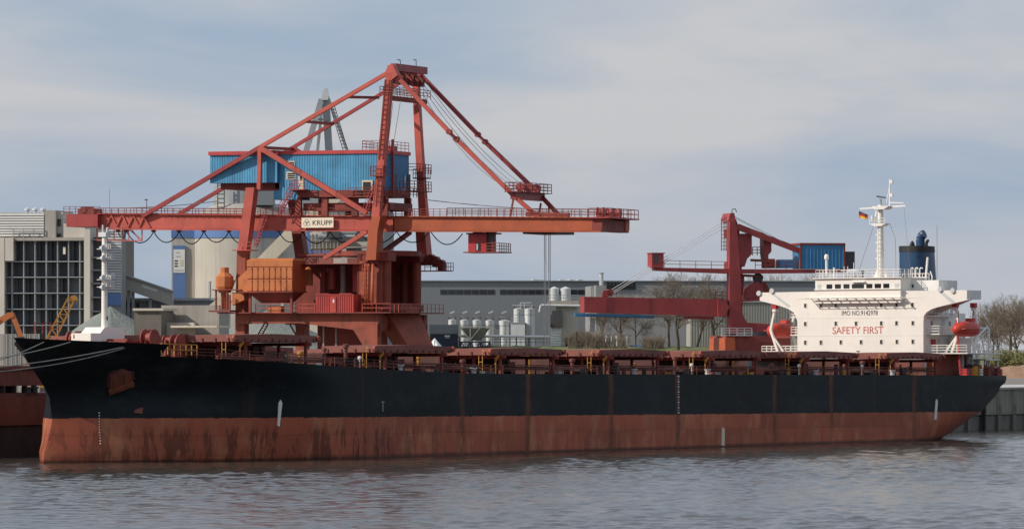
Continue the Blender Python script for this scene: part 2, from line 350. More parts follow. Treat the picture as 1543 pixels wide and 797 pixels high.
def make_water():
    rng = np.random.default_rng(3)
    ys = [255.0]
    while ys[-1] < 900: ys.append(ys[-1] + (0.9 if ys[-1] < 325 else (0.42 if ys[-1] < 540 else (0.65 if ys[-1] < 720 else 1.6))))
    ys = np.array(ys); nx = 310
    tx = np.linspace(-1, 1, nx)
    Y, T = np.meshgrid(ys, tx, indexing='ij'); X = T * (0.115 * Y + 14)
    Z = np.zeros_like(X)
    for k in range(64):
        L = 1.5 * (1.06 ** k) if k < 28 else rng.uniform(1.0, 3.0)
        th = rng.normal(0.3, 0.55); kx, ky = 2 * pi / L * math.sin(th), 2 * pi / L * math.cos(th)
        a = 0.0058 * L ** 0.25
        Z += a * np.sin(kx * X + ky * Y + rng.uniform(0, 6.28) + 0.8 * np.sin(X * 0.031 * rng.uniform(.5, 1.5) + Y * 0.023 + k))
    gust = 0.85 + 0.35 * np.sin(X * 0.05 + 0.6 * np.sin(Y * 0.021)) * np.sin(Y * 0.033 + 1.3 + np.sin(X * 0.027))
    Z *= gust
    Z = np.where(Z > 0, Z * 1.25, Z * 0.8)
    edge = np.minimum(1, np.minimum((1 - np.abs(T)) * 12, np.minimum((Y - 255) / 10, (ys[-1] - Y) / 20)))
    Z = Z * edge - 0.33 * (1 - edge)
    ny = len(ys); vs_ = np.stack([X, Y, Z], -1).reshape(-1, 3)
    i = np.arange(ny * nx).reshape(ny, nx)
    q = np.stack([i[:-1, :-1], i[:-1, 1:], i[1:, 1:], i[1:, :-1]], -1).reshape(-1, 4)
    big = np.array([[-6000, -300, -.34], [6000, -300, -.34], [6000, 12000, -.34], [-6000, 12000, -.34]])
    vs_ = np.concatenate([vs_, big]); q = np.concatenate([q, [[ny * nx, ny * nx + 1, ny * nx + 2, ny * nx + 3]]])
    me = bpy.data.meshes.new('water'); me.from_pydata(vs_.tolist(), [], q.tolist()); me.materials.append(M['water'])
    me.polygons.foreach_set('use_smooth', [True] * len(me.polygons)); me.update()
    struct(link('water', me))
make_water()

# land behind the berth: one sheet to the horizon, its edge follows the quay
def berth(v, u, z): p = BERTH @ Vector((v, u, z)); return (p.x, p.y, p.z)
g = MB()
edge_pts = [(-46, -260), (-46, 62), (-19, 62), (-19, 900), (-19, 9000)]
far = [(-9000, 9000), (-9000, -260)]
P = [berth(v, u, QZ) for v, u in edge_pts + far]
g.add(P, [tuple(range(len(P)))])
struct(g.build('ground', M['ground'], recalc=False))
if True:
    me = C.objects['ground'].data
    if me.polygons[0].normal.z < 0: me.flip_normals()
# quay wall of concrete segments with capping, dark tidal zone and fenders
q = thing('quay_wall', 'stained concrete quay wall of tall panels beyond the ship\'s stern', 'quay wall', BERTH)
MB().box(-22, -19.6, 62, 420, -4, QZ - 0.05).build('wall_core', M['concrete_dark'], q)
MB().box(-22, -18.75, 62, 420, QZ - 0.05, QZ + 0.25).build('coping', M['concrete'], q)
pan = MB().box(-19.6, -19.0, 0.06, 4.94, 2.3, QZ - 0.08).mesh('panel', M['quay_concrete'])
pil = MB().box(-19.6, -18.8, 0.25, 1.0, -4, 2.25).box(-19.6, -19.3, 1.0, 5.2, -4, 2.2).mesh('pile', M['concrete_dark'])
fen = MB().box(-18.8, -18.35, -0.22, 0.22, -1.5, QZ - 0.6).mesh('fender', M['rubber'])
for k in range(36):
    u = 215 + k * 5.0
    link('panel', pan, q, (0, u, 0)); link('pile', pil, q, (0, u, 0))
    if k % 3 == 1: link('fender', fen, q, (0, u, 0))
# pale apron beyond the stern
g = MB(); P = [berth(v, u, QZ + 0.006) for v, u in ((-22.5, 225), (-22.5, 420), (-60, 420), (-60, 225))]
g.add(P, [(0, 1, 2, 3)]); o = struct(g.build('apron_pavement', M['apron'], recalc=False))
if o.data.polygons[0].normal.z < 0: o.data.flip_normals()
def mound(name, mat, x0, x1, Y, depth, z0, prof, seed=1, nx=60, ny=14, rough=0.25):
    """earth bank between two photo columns at distance Y; prof(t) gives its crest height"""
    rnd = random.Random(seed); g = MB(); vs_ = []
    for j in range(ny + 1):
        s = j / ny; y = Y + depth * (s - 0.5)
        for i in range(nx + 1):
            t = i / nx; x = ((x0 + (x1 - x0) * t) - 771.5) / F_PX * Y
            e = min(1, min(t, 1 - t) * 12)
            vs_.append((x, y, z0 - 0.2 + (prof(t) - z0) * (math.sin(pi * s) ** 0.8) * e + rnd.uniform(-rough, rough) * 0.5))
    g.add(vs_, [(j * (nx + 1) + i, j * (nx + 1) + i + 1, (j + 1) * (nx + 1) + i + 1, (j + 1) * (nx + 1) + i) for j in range(ny) for i in range(nx)])
    return g.build(name, mat, smooth=True, recalc=False)
struct(mound('grass_embankment', M['grass'], 560, 1240, 885, 46, QZ, lambda t: 12.85 - 0.3 * t, 4))
struct(mound('river_dike', M['grass'], 1180, 1900, 1290, 90, QZ, lambda t: 10.2 + 0.5 * math.sin(t * 7), 5))
struct(mound('reed_bank', M['reed'], 1330, 1800, 1120, 30, QZ, lambda t: 8.6 + 0.35 * math.sin(t * 31) + 0.2 * math.sin(t * 83), 6, nx=120))

# ================================================================ THE SHIP
ship = thing('bulk_carrier', 'long black and red bulk carrier with white superstructure moored at the quay', 'cargo ship', SHIP_M)
def lerp_tab(tab, x):
    if x <= tab[0][0]: return tab[0][1]
    for (a, va), (b, vb) in zip(tab[:-1], tab[1:]):
        if x <= b: return va + (vb - va) * (x - a) / (b - a)
    return tab[-1][1]
STEM = [(-3, 6.2), (-1.0, 5.3), (0.6, 5.5), (2.0, 6.3), (4.2, 6.9), (6.8, 6.4), (8.2, 4.9), (9.8, 2.9), (11.4, 1.3), (13, 0)]
LENT = [(-3, 46), (0, 40), (4.2, 35), (7, 34), (10, 33), (13, 31)]
UB = [(-3, 160), (0, 173), (2, 178), (4.2, 183), (6.5, 186), (9.2, 188)]
UE = [(-3, 192), (0, 199), (2, 203), (4.2, 206.5), (6.5, 208), (9.2, 209)]
BE = [(-3, 0.8), (0, 5.0), (2, 8.0), (4.2, 10.6), (6.5, 12.2), (9.2, 13.2)]
def zdeck(u): return 9.1 + (2.5 * ((70 - u) / 70) ** 1.5 if u < 70 else 0)
def half(u, z):
    us = lerp_tab(STEM, z); le = lerp_tab(LENT, z); ub, ue, be = lerp_tab(UB, z), lerp_tab(UE, z), lerp_tab(BE, z)
    if u <= us: return 0.0
    t = min(1, (u - us) / le); b = 16.1 * (1 - (1 - t) ** 2.15) ** (0.95 + 0.35 * min(1, max(0, (z - 4) / 5)))
    if u > ub: s = min(1, (u - ub) / (ue - ub)); b = b + (be - b) * s ** 2.3
    return b
def fc_top(u): return 12.85 - 0.05 * max(0, u)
def hull_hit(px, py, off=0.0):
    """point of the port side seen at a photo pixel, with its outward direction"""
    d = SF.I.to_3x3() @ ray(px, py); o = SF.o; t = 380.0
    while t < 900:
        p = o + d * t
        if p.x > 0 and p.x < half(p.y, p.z): break
        t += 0.03
    e = 0.4; hx = half(p.y + e, p.z) - half(p.y - e, p.z); hz = half(p.y, p.z + e) - half(p.y, p.z - e)
    n = Vector((1, -hx / (2 * e), -hz / (2 * e))).normalized()
    return p + n * off, n
def build_hull():
    cols = [(1 - cos(pi / 2 * k / 26)) for k in range(27)]            # bow fractions
    rows_z = [-3, -1.5, -0.4, 0.6, 1.6, 2.6, 3.5, 4.2, 5.2, 6.4, 7.6]
    g = MB(); rows = []
    fr = [0.35, 0.7, 1.0]
    def row(zf, znom):
        us, le, ub, ue = (lerp_tab(T_, znom) for T_ in (STEM, LENT, UB, UE))
        U = [us + le * c for c in cols] + [us + le + (ub - us - le) * k / 40 for k in range(1, 41)] + [ub + (ue - ub) * k / 16 for k in range(1, 17)]
        return [(half(u, znom) if k else 0.0, u, zf(u)) for k, u in enumerate(U)]
    for z in rows_z: rows.append(row(lambda u, z=z: z, z))
    for f_ in fr: rows.append(row(lambda u, f_=f_: 7.6 + (zdeck(u) - 7.6) * f_, 7.6 + (11.2 - 7.6) * f_ if f_ < 1 else 11.0))
    n = len(rows[0]); idx = {}
    for side in (1, -1):
        o = len(g.v)
        for r_ in rows: g.v += [(side * x, y, z) for x, y, z in r_]
        for j in range(len(rows) - 1):
            for i in range(n - 1):
                a, b, c, d = o + j * n + i, o + j * n + i + 1, o + (j + 1) * n + i + 1, o + (j + 1) * n + i
                g.f.append((a, b, c, d) if side > 0 else (d, c, b, a)); g.m.append(0)
        idx[side] = o
    for j in range(len(rows) - 1):                                    # transom
        a, b = idx[1] + j * n + n - 1, idx[-1] + j * n + n - 1
        g.f.append((a, b, b + n, a + n)); g.m.append(0)
    # forecastle bulwark grows out of the deck edge
    nb = 16; lo = rows[-1][:nb]; hu = [p[1] - lo[0][1] * (1 - k / (nb - 1)) for k, p in enumerate(lo)]
    hi = [(0.0 if k == 0 else max(half(u, 12.6), lo[k][0]), u, fc_top(u)) for k, u in enumerate(hu)]
    for s in (1, -1):
        A = [Vector((s * x, y, z)) for x, y, z in hi] + [Vector((s * x, y, z)) for x, y, z in lo]
        B_ = [Vector((p.x - s * min(0.15, abs(p.x) * 0.5), p.y + 0.12, p.z)) for p in A]
        g.add(A + B_, [(i, i + 1, nb + i + 1, nb + i) for i in range(nb - 1)] + [(2 * nb + i, 3 * nb + i, 3 * nb + i + 1, 2 * nb + i + 1) for i in range(nb - 1)]
              + [(i, 2 * nb + i, 2 * nb + i + 1, i + 1) for i in range(nb - 1)] + [(nb - 1, 3 * nb - 1, 4 * nb - 1, 2 * nb - 1)])
    g.build('hull', M['hull'], ship, smooth=35)
    return rows[-1]
top = build_hull()
# main deck
g = MB(); vs_ = [(x - 0.02, y, z - 0.03) for x, y, z in top] + [(-x + 0.02, y, z - 0.03) for x, y, z in top]; n = len(top)
g.add(vs_, [(i, i + 1, n + i + 1, n + i) for i in range(n - 1)]); g.build('main_deck', M['deck'], ship)
# hull marks
def plate(name, mat, pts_px, off=0.17):
    P = [hull_hit(x, y) for x, y in pts_px]; g = MB(); n = len(P)
    vs_ = [p - nn * 0.05 for p, nn in P] + [p + nn * off for p, nn in P]
    g.add(vs_, [tuple(range(n - 1, -1, -1)), tuple(range(n, 2 * n))] + [(k, (k + 1) % n, n + (k + 1) % n, n + k) for k in range(n)])
    return g.build(name, mat, ship)
plate('tug_mark', M['white2'], [(417, 641), (420, 642), (424, 607), (422, 602), (419, 607)])
plate('tug_mark', M['white2'], [(1407, 632), (1409.5, 632), (1411.5, 605), (1410.5, 601), (1409, 605)])
plate('tug_mark', M['cream'], [(1086, 671), (1090, 671), (1090.5, 645), (1086.5, 644)])
plate('paint_patch', M['hatch'], [(201, 622), (214, 623.5), (215, 614), (209, 615), (202, 618)])
for k in range(12):
    y = 621 + k * 4.2; x = 150.5 - (2 if k < 4 else (k - 4) * -0.25 + 2)
    plate('draft_mark', M['print_white'], [(x, y), (x + 1.6, y), (x + 1.6, y + 1.6), (x, y + 1.6)], 0.06)
for k in range(15):
    y = 566 + k * 3.9
    plate('draft_mark', M['print_white' if k % 4 in (0, 2) else 'grey_steel'], [(1021, y), (1023.2, y), (1023.2, y + 1.7), (1021, y + 1.7)], 0.05)
plate('load_line_mark', M['grey_steel'], [(576, 620), (577, 620), (577, 604), (576, 604)], 0.05)
plate('load_line_mark', M['grey_steel'], [(573.5, 606), (579.5, 606), (579.5, 605), (573.5, 605)], 0.05)
# anchor in its recess
P0, n0 = hull_hit(183, 568)
an = MB(); up = Vector((0, 0, 1)); tng = n0.cross(up).normalized(); upv = tng.cross(n0).normalized()
def AN(a, b, c): return P0 + tng * a + upv * b + n0 * c
def an_poly(pts, c0, c1, mb=an):
    n = len(pts); mb.add([AN(a, b, c0) for a, b in pts] + [AN(a, b, c1) for a, b in pts], [tuple(range(n - 1, -1, -1)), tuple(range(n, 2 * n))] + [(k, (k + 1) % n, n + (k + 1) % n, n + k) for k in range(n)])
hb = MB(); an_poly([(-1.5, -0.2), (1.5, -1.2), (1.6, 0.5), (0.3, 1.55), (-1.2, 1.0)], -0.3, 0.16, hb); hb.build('anchor_bolster', M['coaming'], ship)
ab = MB(); an_poly([(-1.25, -0.5), (1.2, -1.5), (1.3, 0.3), (0.2, 1.2), (-0.9, 0.75)], 0.1, 0.34, ab); ab.build('anchor_plate', M['deck'], ship)
an_poly([(-1.4, -0.7), (1.25, -1.8), (1.38, -1.38), (-1.28, -0.28)], 0.3, 0.8)
an_poly([(-0.95, -0.45), (-0.3, -0.7), (-0.2, 0.55), (-0.6, 0.6)], 0.3, 0.52); an_poly([(0.35, -1.0), (1.0, -1.25), (0.95, 0.1), (0.5, 0.3)], 0.3, 0.52)
an.build('anchor', paint('anchor_rust', (0.19, 0.048, 0.024), 0.8, 0.4, (0.15, 0.05, 0.02), var=0.5), ship)

# hatches: coaming amidships, covers rolled out to both sides on transverse rails
HATCH0, PITCH, HL = 23.4, 24.6, 16.2
for k in range(7):
    u0 = HATCH0 + k * PITCH; u1 = u0 + HL; lift = 1.25 if k == 0 else (0.2 if k == 1 else 0)
    zd = zdeck(u0 + 8) if k < 2 else 9.1; ct = 11.27 + lift
    vi, vo = (7.4, 14.6) if k else (5.6, 12.4)
    g = MB()
    for s in (1, -1): g.box(s * (vi - 0.3), s * vi, u0 + 0.6, u1 - 0.6, zd - 0.3, ct - 0.05); g.box(s * vi, s * (vi + 0.35), u0 + 0.6, u1 - 0.6, ct - 0.25, ct - 0.06)
    g.box(-vi, vi, u0 + 0.3, u0 + 0.6, zd - 0.3, ct - 0.05); g.box(-vi, vi, u1 - 0.6, u1 - 0.3, zd - 0.3, ct - 0.05)
    for s in (1, -1):
        for j in range(9): y = u0 + 1.2 + j * (HL - 2.4) / 8; g.prism([(s * vi, zd), (s * (vi + 0.8), zd), (s * vi, ct - 0.3)], 1, y - 0.04, y + 0.04)
    g.build('hatch_coaming', M['coaming'], ship)
    for s in (1, -1):
        g = MB(); m_ = (u0 + u1) / 2; zt = ct + 0.72; rise = 0.17
        a, b = (s * vi, s * vo)
        g.add([(a, u0, ct), (b, u0, ct), (b, m_, ct), (a, m_, ct), (b, u1, ct), (a, u1, ct), (a, u0, zt), (b, u0, zt), (b, m_, zt + rise), (a, m_, zt + rise), (b, u1, zt), (a, u1, zt)],
              [(0, 1, 2, 3), (3, 2, 4, 5), (6, 7, 8, 9), (9, 8, 10, 11), (0, 1, 7, 6), (5, 4, 10, 11), (1, 2, 8, 7), (2, 4, 10, 8), (0, 3, 9, 6), (3, 5, 11, 9)])
        hc = g.build('hatch_cover', M['hatch'], ship)
        g = MB()
        for j in range(12):
            y = u0 + 0.7 + j * (HL - 1.4) / 11; g.box(b, b + s * 0.16, y - 0.12, y + 0.12, ct - 0.05, ct + 0.24 + 0.1 * (j % 2))
        for j in range(4): x = s * (vi + 0.8 + j * (vo - vi - 1.6) / 3); g.box(x - 0.13, x + 0.13, u0 - 0.14, u0, ct - 0.05, ct + 0.4)
        g.build('cleat', M['deck'], hc)['kind'] = 'stuff'
        if s > 0:
            for yy in (u0 - .1, u1 + .1): g = MB(); g.tube((b - 0.1, yy, ct + 0.42), (b + 0.25, yy, ct + 0.42), 0.32, 10); g.build('roller', M['oxide'], hc)
            if k: lettering('hatch_number', str(k + 1), 0.66, M['yellow'], hc, (vo - 1.25, u0 - 0.012, ct + 0.12), width=0.45, bold=0.02)
            else: lettering('hatch_number', '1', 0.66, M['yellow'], hc, (vo - 1.1, u0 - 0.012, ct + 0.12), bold=0.02)
        for y in (u0 + 2.2, u1 - 2.2):
            g = MB(); g.box(s * vi, s * (vo + 0.7), y - 0.13, y + 0.13, ct - 0.42, ct - 0.04)
            g.box(s * (vo - 0.2), s * (vo + 0.1), y - 0.13, y + 0.13, zd - 0.05, ct - 0.42); g.box(s * (vo - 3.8), s * (vo - 3.5), y - 0.13, y + 0.13, zd - 0.05, ct - 0.42)
            g.build('cover_rail', M['crane_dark'], ship)
    # yellow stoppers and ladders, each its own
    for y, t_ in ((u0 + 1.0, 0), (u1 - 1.1, 1)):
        g = MB(); g.prism([(vo - 0.1, ct - 0.4), (vo + 0.55, ct + 0.05), (vo + 0.55, ct - 0.2), (vo + 0.1, ct - 0.8)], 1, y - 0.07, y + 0.07); g.box(vo + 0.0, vo + 0.13, y - 0.07, y + 0.07, zd, ct - 0.4)
        if t_ == 0: g.build('stopper_post', M['yellow'], ship)
    g = MB(); g.ladder((vo - 1.2, u0 - 0.25, zd), (vo - 1.2, u0 - 0.25, ct - 0.1), 0.5, 0.035); g.build('hatch_ladder', M['yellow'], ship)
    # deck clutter between hatches: vents, pipes, small houses
    if k < 6:
        uc = u1 + (PITCH - HL) / 2
        g = MB(); g.box(-5.5, 4.0, uc - 2.2, uc + 2.2, zd - 0.2, zd + 1.5); g.build('hatch_house', M['coaming'], ship)
        for j, x in enumerate((8.2, 10.6, 12.6)):
            g = MB(); r_ = 0.32 if j != 1 else 0.2; hh = 1.5 + 0.4 * ((k + j) % 3)
            g.lathe((x, uc + (j - 1) * 1.3, zd - 0.05), [(r_ * .7, 0), (r_ * .7, hh - .4), (r_ * 1.15, hh - .38), (r_ * 1.15, hh - .05), (r_ * 0.5, hh)], 10); g.build('vent', M['deck' if j else 'yellow'], ship, smooth=40)
        g = MB(); g.box(14.2, 15.2, uc - 1.2, uc - 0.2, zd - 0.05, zd + 0.55); g.tube((14.7, uc + 0.4, zd), (14.7, uc + 0.4, zd + 0.75), 0.22, 8); g.tube((14.7, uc + 1.1, zd), (14.7, uc + 1.1, zd + 0.75), 0.22, 8); g.build('bitts', M['black'], ship)
    g = MB()
    for x, zz, r_ in ((12.9, 0.75, 0.12), (13.4, 0.55, 0.09), (13.4, 1.0, 0.07)): g.tube((x, u0 - 4, zd + zz), (x, u0 + 20.6 if k < 6 else u1, (zdeck(u0 + 20) if k < 2 else zd) + zz), r_, 6)
    g.build('deck_pipe', M['deck'], ship)
g = MB(); g.box(7.9, 8.05, 145.2, 155.5, 9.9, 11.05); g.build('tarpaulin_screen', M['concrete'], ship)
# loose gear along the port deck edge
rg = random.Random(19)
for k in range(58):
    u = rg.uniform(20, 188); x = rg.uniform(12.4, 15.2) - (1.5 if u < 30 else 0); z = zdeck(u) - .04; t_ = rg.random(); g = MB()
    mt_ = rg.choice(('crane_dark', 'oxide', 'deck', 'dark_steel', 'dark_steel', 'crane_orange', 'light_steel', 'black', 'yellow'))
    if t_ < .35: a_, b_, c_ = rg.uniform(.2, .6), rg.uniform(.3, 1.3), rg.uniform(.3, 1.1); g.box(x - a_, x + a_, u - b_, u + b_, z, z + c_)
    elif t_ < .6: r_ = rg.uniform(.1, .28); g.tube((x, u, z), (x, u, z + rg.uniform(.5, 1.5)), r_, 8)
    elif t_ < .8: r_ = rg.uniform(.3, .5); g.lathe((x, u, z), [(r_, 0), (r_ * 1.1, .12), (r_, .3), (r_ * .5, .32)], 12)
    else: g.path([(x, u, z), (x, u, z + .8), (x, u + rg.uniform(.5, 2.0), z + rg.uniform(.8, 1.2)), (x, u + 2.2, z)], .07, 6)
    g.build('deck_gear', M[mt_], ship)
# deck-edge railing
g = MB(); pts = []
for u in list(range(16, 60, 6)) + list(range(60, 209, 8)):
    z = zdeck(u); pts.append((half(u, 9.2 if u > 60 else 11.0) - 0.25, u, z))
g.rail(pts, 1.0, 2.4, 0.03, 2); g.build('deck_railing', M['deck'], ship)
# fairleads and rollers at the deck edge
for u in (52, 67.5, 104, 122, 150, 171):
    g = MB(); g.lathe((15.5, u, zdeck(u)), [(0.3, 0), (0.3, 0.5), (0.42, 0.55), (0.42, 0.7)], 10); g.build('fairlead', M['light_steel'], ship)
for u in (44, 118.5, 146, 163):
    g = MB(); g.lathe((15.2, u, zdeck(u)), [(0.07, 0), (0.07, 0.9), (0.22, 0.95), (0.22, 1.3), (0.05, 1.35)], 8); g.build('deck_lamp', M['print_white'], ship)

# forecastle gear: two winch drums, windlass, mooring posts, mast
for px_, py_, v_, r_, L_ in ((218, 509, 6, 0.95, 1.2), (226, 510, 5.4, 1.0, 0.5), (262, 516, 6.0, 0.95, 0.8), (273, 517, 5.4, 1.05, 0.6), (248, 512, 4.5, 0.55, 1.6), (104, 507, -2, 0.6, 1.0), (115, 507, -2.4, 0.6, 0.5)):
    c = SF.x(px_, py_, v_); g = MB()
    g.lathe(c, [(r_, 0), (r_, 0.12), (r_ * 0.55, 0.12), (r_ * 0.55, L_), (r_, L_), (r_, L_ + 0.12)], 18, 'x'); g.box(c.x + 0.3, c.x + 0.5, c.y - 0.5, c.y + 0.5, zdeck(c.y) - 0.2, c.z)
    g.build('winch_drum', M['crane_dark'], ship, smooth=40)
a = SF.x(172, 509, 3); b = SF.x(212, 509, 3)
g = MB(); g.box(0.5, 4.5, a.y, b.y, 11.0, 12.55); g.box(1, 4, a.y + 1, a.y + 2, 12.55, 12.8); g.build('windlass_house', M['crane_dark'], ship)
g = MB(); g.rail([SF.x(52, 503, -6), SF.x(88, 503, -5)], 1.2, 1.2, 0.035); g.build('bow_railing', M['crane_dark'], ship)
a = SF.x(276, 532, 10); b = SF.x(312, 526, 10)
g = MB(); g.rail([(9.5, 13.8, 11.1), (9.5, 17.4, 11.0), (9.5, 20.5, 11.0)], 1.15, 1.1, 0.05); g.build('break_railing', M['yellow'], ship)
fb = SF.x(140, 507, 0); g = MB()
# white foot of the foremast
y0 = SF.x(122, 505, 0).y; y1 = SF.x(173, 505, 0).y; zt = SF.x(150, 493, 0).z; zl = SF.x(130, 502, 0).z
g.prism([(y0, 11.0), (y1, 11.0), (y1, zt), (y0 + (y1 - y0) * 0.42, zt), (y0 + (y1 - y0) * 0.28, zl), (y0, zl)], 0, -1.3, 1.3)
mast = g.build('foremast', M['white'], ship)
cx = SF.x(157.5, 490, 0).y; mt = SF.x(157.5, 357, 0).z
g = MB(); g.tube((0, cx, zt - 0.2), (0, cx, mt), 0.36, 14, 0.27); g.build('mast_post', M['white'], mast, smooth=40)
for py_ in (375, 389, 421, 432):
    z = SF.x(157, py_, 0).z; g = MB(); g.lathe((0, cx, z), [(0.85, -0.06), (0.85, 0.0), (0.3, 0.0), (0.3, 0.3)], 12); g.rail([(0.8, cx - 0.7, z), (0.8, cx + 0.7, z), (-0.8, cx + 0.7, z)], 0.5, 0.7, 0.025, 0); g.build('mast_platform', M['white2'], mast)
for py_, dy, in ((374, -0.95), (377, -0.6), (386, 0.95), (389, -0.85), (416, 0.9), (419, -0.9), (431, 0.85), (433, -0.9)):
    z = SF.x(157, py_, 0).z; g = MB(); g.lathe((0.35, cx + dy, z), [(0.12, -0.3), (0.34, 0.15), (0.36, 0.2), (0.05, 0.22)], 12, 'x'); g.build('floodlight', M['light_steel'], mast, smooth=40)
z = mt; g = MB(); g.box(-0.5, 0.5, cx - 0.45, cx + 0.45, z, z + 0.5); g.tube((0, cx - 0.3, z + 0.5), (0, cx - 0.3, z + 1.3), 0.1, 8); g.lathe((0.2, cx + 0.3, z + 0.5), [(0.16, 0), (0.16, 0.5), (0.05, 0.55)], 8); g.build('mast_head', M['light_steel'], mast)
g = MB(); p = SF.x(157, 478, 0); g.box(0.36, 0.4, cx - 0.12, cx + 0.1, p.z - 0.3, p.z + 0.1); g.build('mast_plate', M['ink'], mast)

# ---- superstructure. front wall in the plane u = FU
FU = 191.0
def fp(px, py, u=FU): p = SF.y(px, py, u); return p.x, p.z
sup = bpy.data.objects.new('superstructure', None); C.objects.link(sup); sup.parent = ship
hw = 9.7; zt = 20.55                                  # half width of the house, bridge-wing rail height
poly = [(-hw, 9.0), (hw, 9.0), (hw, fp(1390, 486)[1])]
for x, y in ((1392, 476), (1396, 470.5), (1403, 466), (1413, 462.5), (1458, 452)): poly.append(fp(x, y))
poly += [(16.3, zt - 1.15), (16.3, zt), (8.3, zt), (-8.6, zt + 0.05), (-15.6, zt), (-15.6, fp(1145, 453)[1])]
for x, y in ((1176, 461), (1188, 465.5), (1196, 471), (1199, 477)): poly.append(fp(x, y))
poly.append((-hw, fp(1200, 484)[1]))
MB().prism(poly, 1, FU, FU + 0.9).build('front_wall', M['white'], sup)
g = MB()                                             # decks and house behind the front wall
g.box(-hw + 0.02, hw - 0.02, FU + 0.9, FU + 12.5, 9.0, 17.6)
g.box(-8, 8, FU + 0.9, FU + 11, 17.6, 19.3); g.build('house_block', M['white2'], sup)
for s in (-1, 1):
    xe = 16.3 if s > 0 else 15.6
    g = MB(); g.box(s * 7, s * xe, FU + 0.9, FU + 4.2, 19.35, 19.5); g.box(s * (xe - 0.12), s * xe, FU + 0.9, FU + 4.2, 19.5, zt); g.box(s * 7, s * xe, FU + 4.1, FU + 4.2, 19.5, zt)
    g.prism([(s * hw, 17.2), (s * (hw + 5.8), 19.35), (s * hw, 19.35)], 1, FU + 3.0, FU + 3.3); g.build('bridge_wing', M['white2'], sup)
x0, zw0 = fp(1228.5, 450, FU - 0.6); x1 = fp(1357, 450, FU - 0.6)[0]; zr = fp(1290, 419.5, FU - 0.6)[1]; zb = fp(1290, 437, FU - 0.6)[1]
wh = MB(); wh.box(x0, x1, FU - 0.6, FU + 6.5, 18.95, zr); wh.build('wheelhouse', M['white'], sup)
g = MB(); g.box(x0 - 0.25, x1 + 0.25, FU - 0.85, FU - 0.61, zb - 1.35, zb - 1.05); g.box(x0 - 0.1, x1 + 0.1, FU - 0.8, FU - 0.61, zb + 0.05, zb + 0.17); g.box(x0 - 0.3, x1 + 0.3, FU - 0.9, FU + 6.8, zr, zr + 0.12); g.build('bridge_trim', M['white'], sup)
g = MB(); g.box(x1 - 0.05, x1 + 4.2, FU + 2.5, FU + 8, 19.3, zr - 0.3); g.build('chart_room', M['white2'], sup)
def window(px, py, w_, h_, u, mat='pane', frame_=True):
    x, z = fp(px, py, u); g = MB()
    g.box(x - w_ / 2, x + w_ / 2, u - 0.02, u + 0.05, z - h_ / 2, z + h_ / 2); o = g.build('window', M[mat], sup)
    if frame_:
        g = MB(); t_ = 0.06
        g.box(x - w_ / 2 - t_, x + w_ / 2 + t_, u - 0.05, u + 0.02, z + h_ / 2, z + h_ / 2 + t_); g.box(x - w_ / 2 - t_, x + w_ / 2 + t_, u - 0.05, u + 0.02, z - h_ / 2 - t_, z - h_ / 2)
        g.box(x - w_ / 2 - t_, x - w_ / 2, u - 0.05, u + 0.02, z - h_ / 2, z + h_ / 2); g.box(x + w_ / 2, x + w_ / 2 + t_, u - 0.05, u + 0.02, z - h_ / 2, z + h_ / 2); g.build('window_frame', M['white2'], sup)
for py, xs in ((459.8, (1213.5, 1237, 1259.5, 1328, 1351, 1375)), (487.3, (1213.5, 1259.5, 1290, 1328, 1351, 1375.5)), (515.3, (1213.5, 1237, 1267, 1297.5, 1328, 1351.5, 1375.5))):
    for x in xs: window(x, py - (x - 1295) * 0.008, 0.36, 0.56, FU, 'pane_brown')
for a, b in ((1231.6, 1237.4), (1245.5, 1254), (1258.2, 1267), (1271, 1280), (1283.6, 1301.8), (1305.5, 1314.5), (1318, 1327.5), (1331, 1340), (1348, 1354.4)):
    xa, xb = fp(a, 431, FU - 0.6)[0], fp(b, 431, FU - 0.6)[0]; z = fp(1290, 431.2, FU - 0.6)[1]
    g = MB(); g.box(xa, xb, FU - 0.63, FU - 0.56, z - 0.3, z + 0.3); g.build('bridge_window', M['pane' if 1240 < a < 1345 else 'light_steel'], sup)
for a in (1361, 1367.5, 1375.5):
    p = fp(a, 431, FU + 2.5); g = MB(); g.box(p[0] - 0.14, p[0] + 0.14, FU + 2.46, FU + 2.52, p[1] - 0.22, p[1] + 0.22); g.build('bridge_window', M['pane'], sup)
g = MB()                                             # bracket row and seam lines
for k in range(11):
    x, z = fp(1222.5 + 14.2 * k, 449.6); g.box(x - 0.075, x + 0.075, FU - 1.75, FU + 0.01, z - 0.06, z + 0.06)
xa, z = fp(1221, 449.6); xb = fp(1366, 449.6)[0]; g.box(xa, xb, FU - 1.8, FU - 1.75, z - 0.03, z + 0.04); [g.box(xa, xb, FU - .35 - .55 * k_, FU - .35 - .55 * k_ + .04, z - .02, z + .02) for k_ in range(2)]
g.build('bracket_row', M['white'], sup)
g = MB()
for py in (478.5, 505.5, 449):
    z = fp(1295, py)[1]; g.box(-hw, hw, FU - 0.025, FU + 0.01, z - 0.03, z + 0.03)
g.build('weld_seam', M['white2'], sup)
for s, pts in ((-1, [(1163, 443), (1167, 443), (1192, 461), (1187, 463)]), (1, [(1416, 441), (1420, 439), (1440, 455), (1434, 457)])):
    g = MB(); P = [fp(x, y) for x, y in pts]; g.prism(P, 1, FU - 0.02, FU + 0.01); g.build('wing_strut', M['light_steel'], sup)
for px, py, s in ((1144, 442, 1), (1163.5, 438.5, 1), (1417, 436, 1), (1436, 438, 1)):
    x, z = fp(px, py); g = MB(); g.lathe((x, FU - 0.1, z), [(0.15, 0.3), (0.38, 0.0), (0.34, -0.12)], 14, 'y'); g.build('searchlight', M['light_steel'], sup, smooth=40)
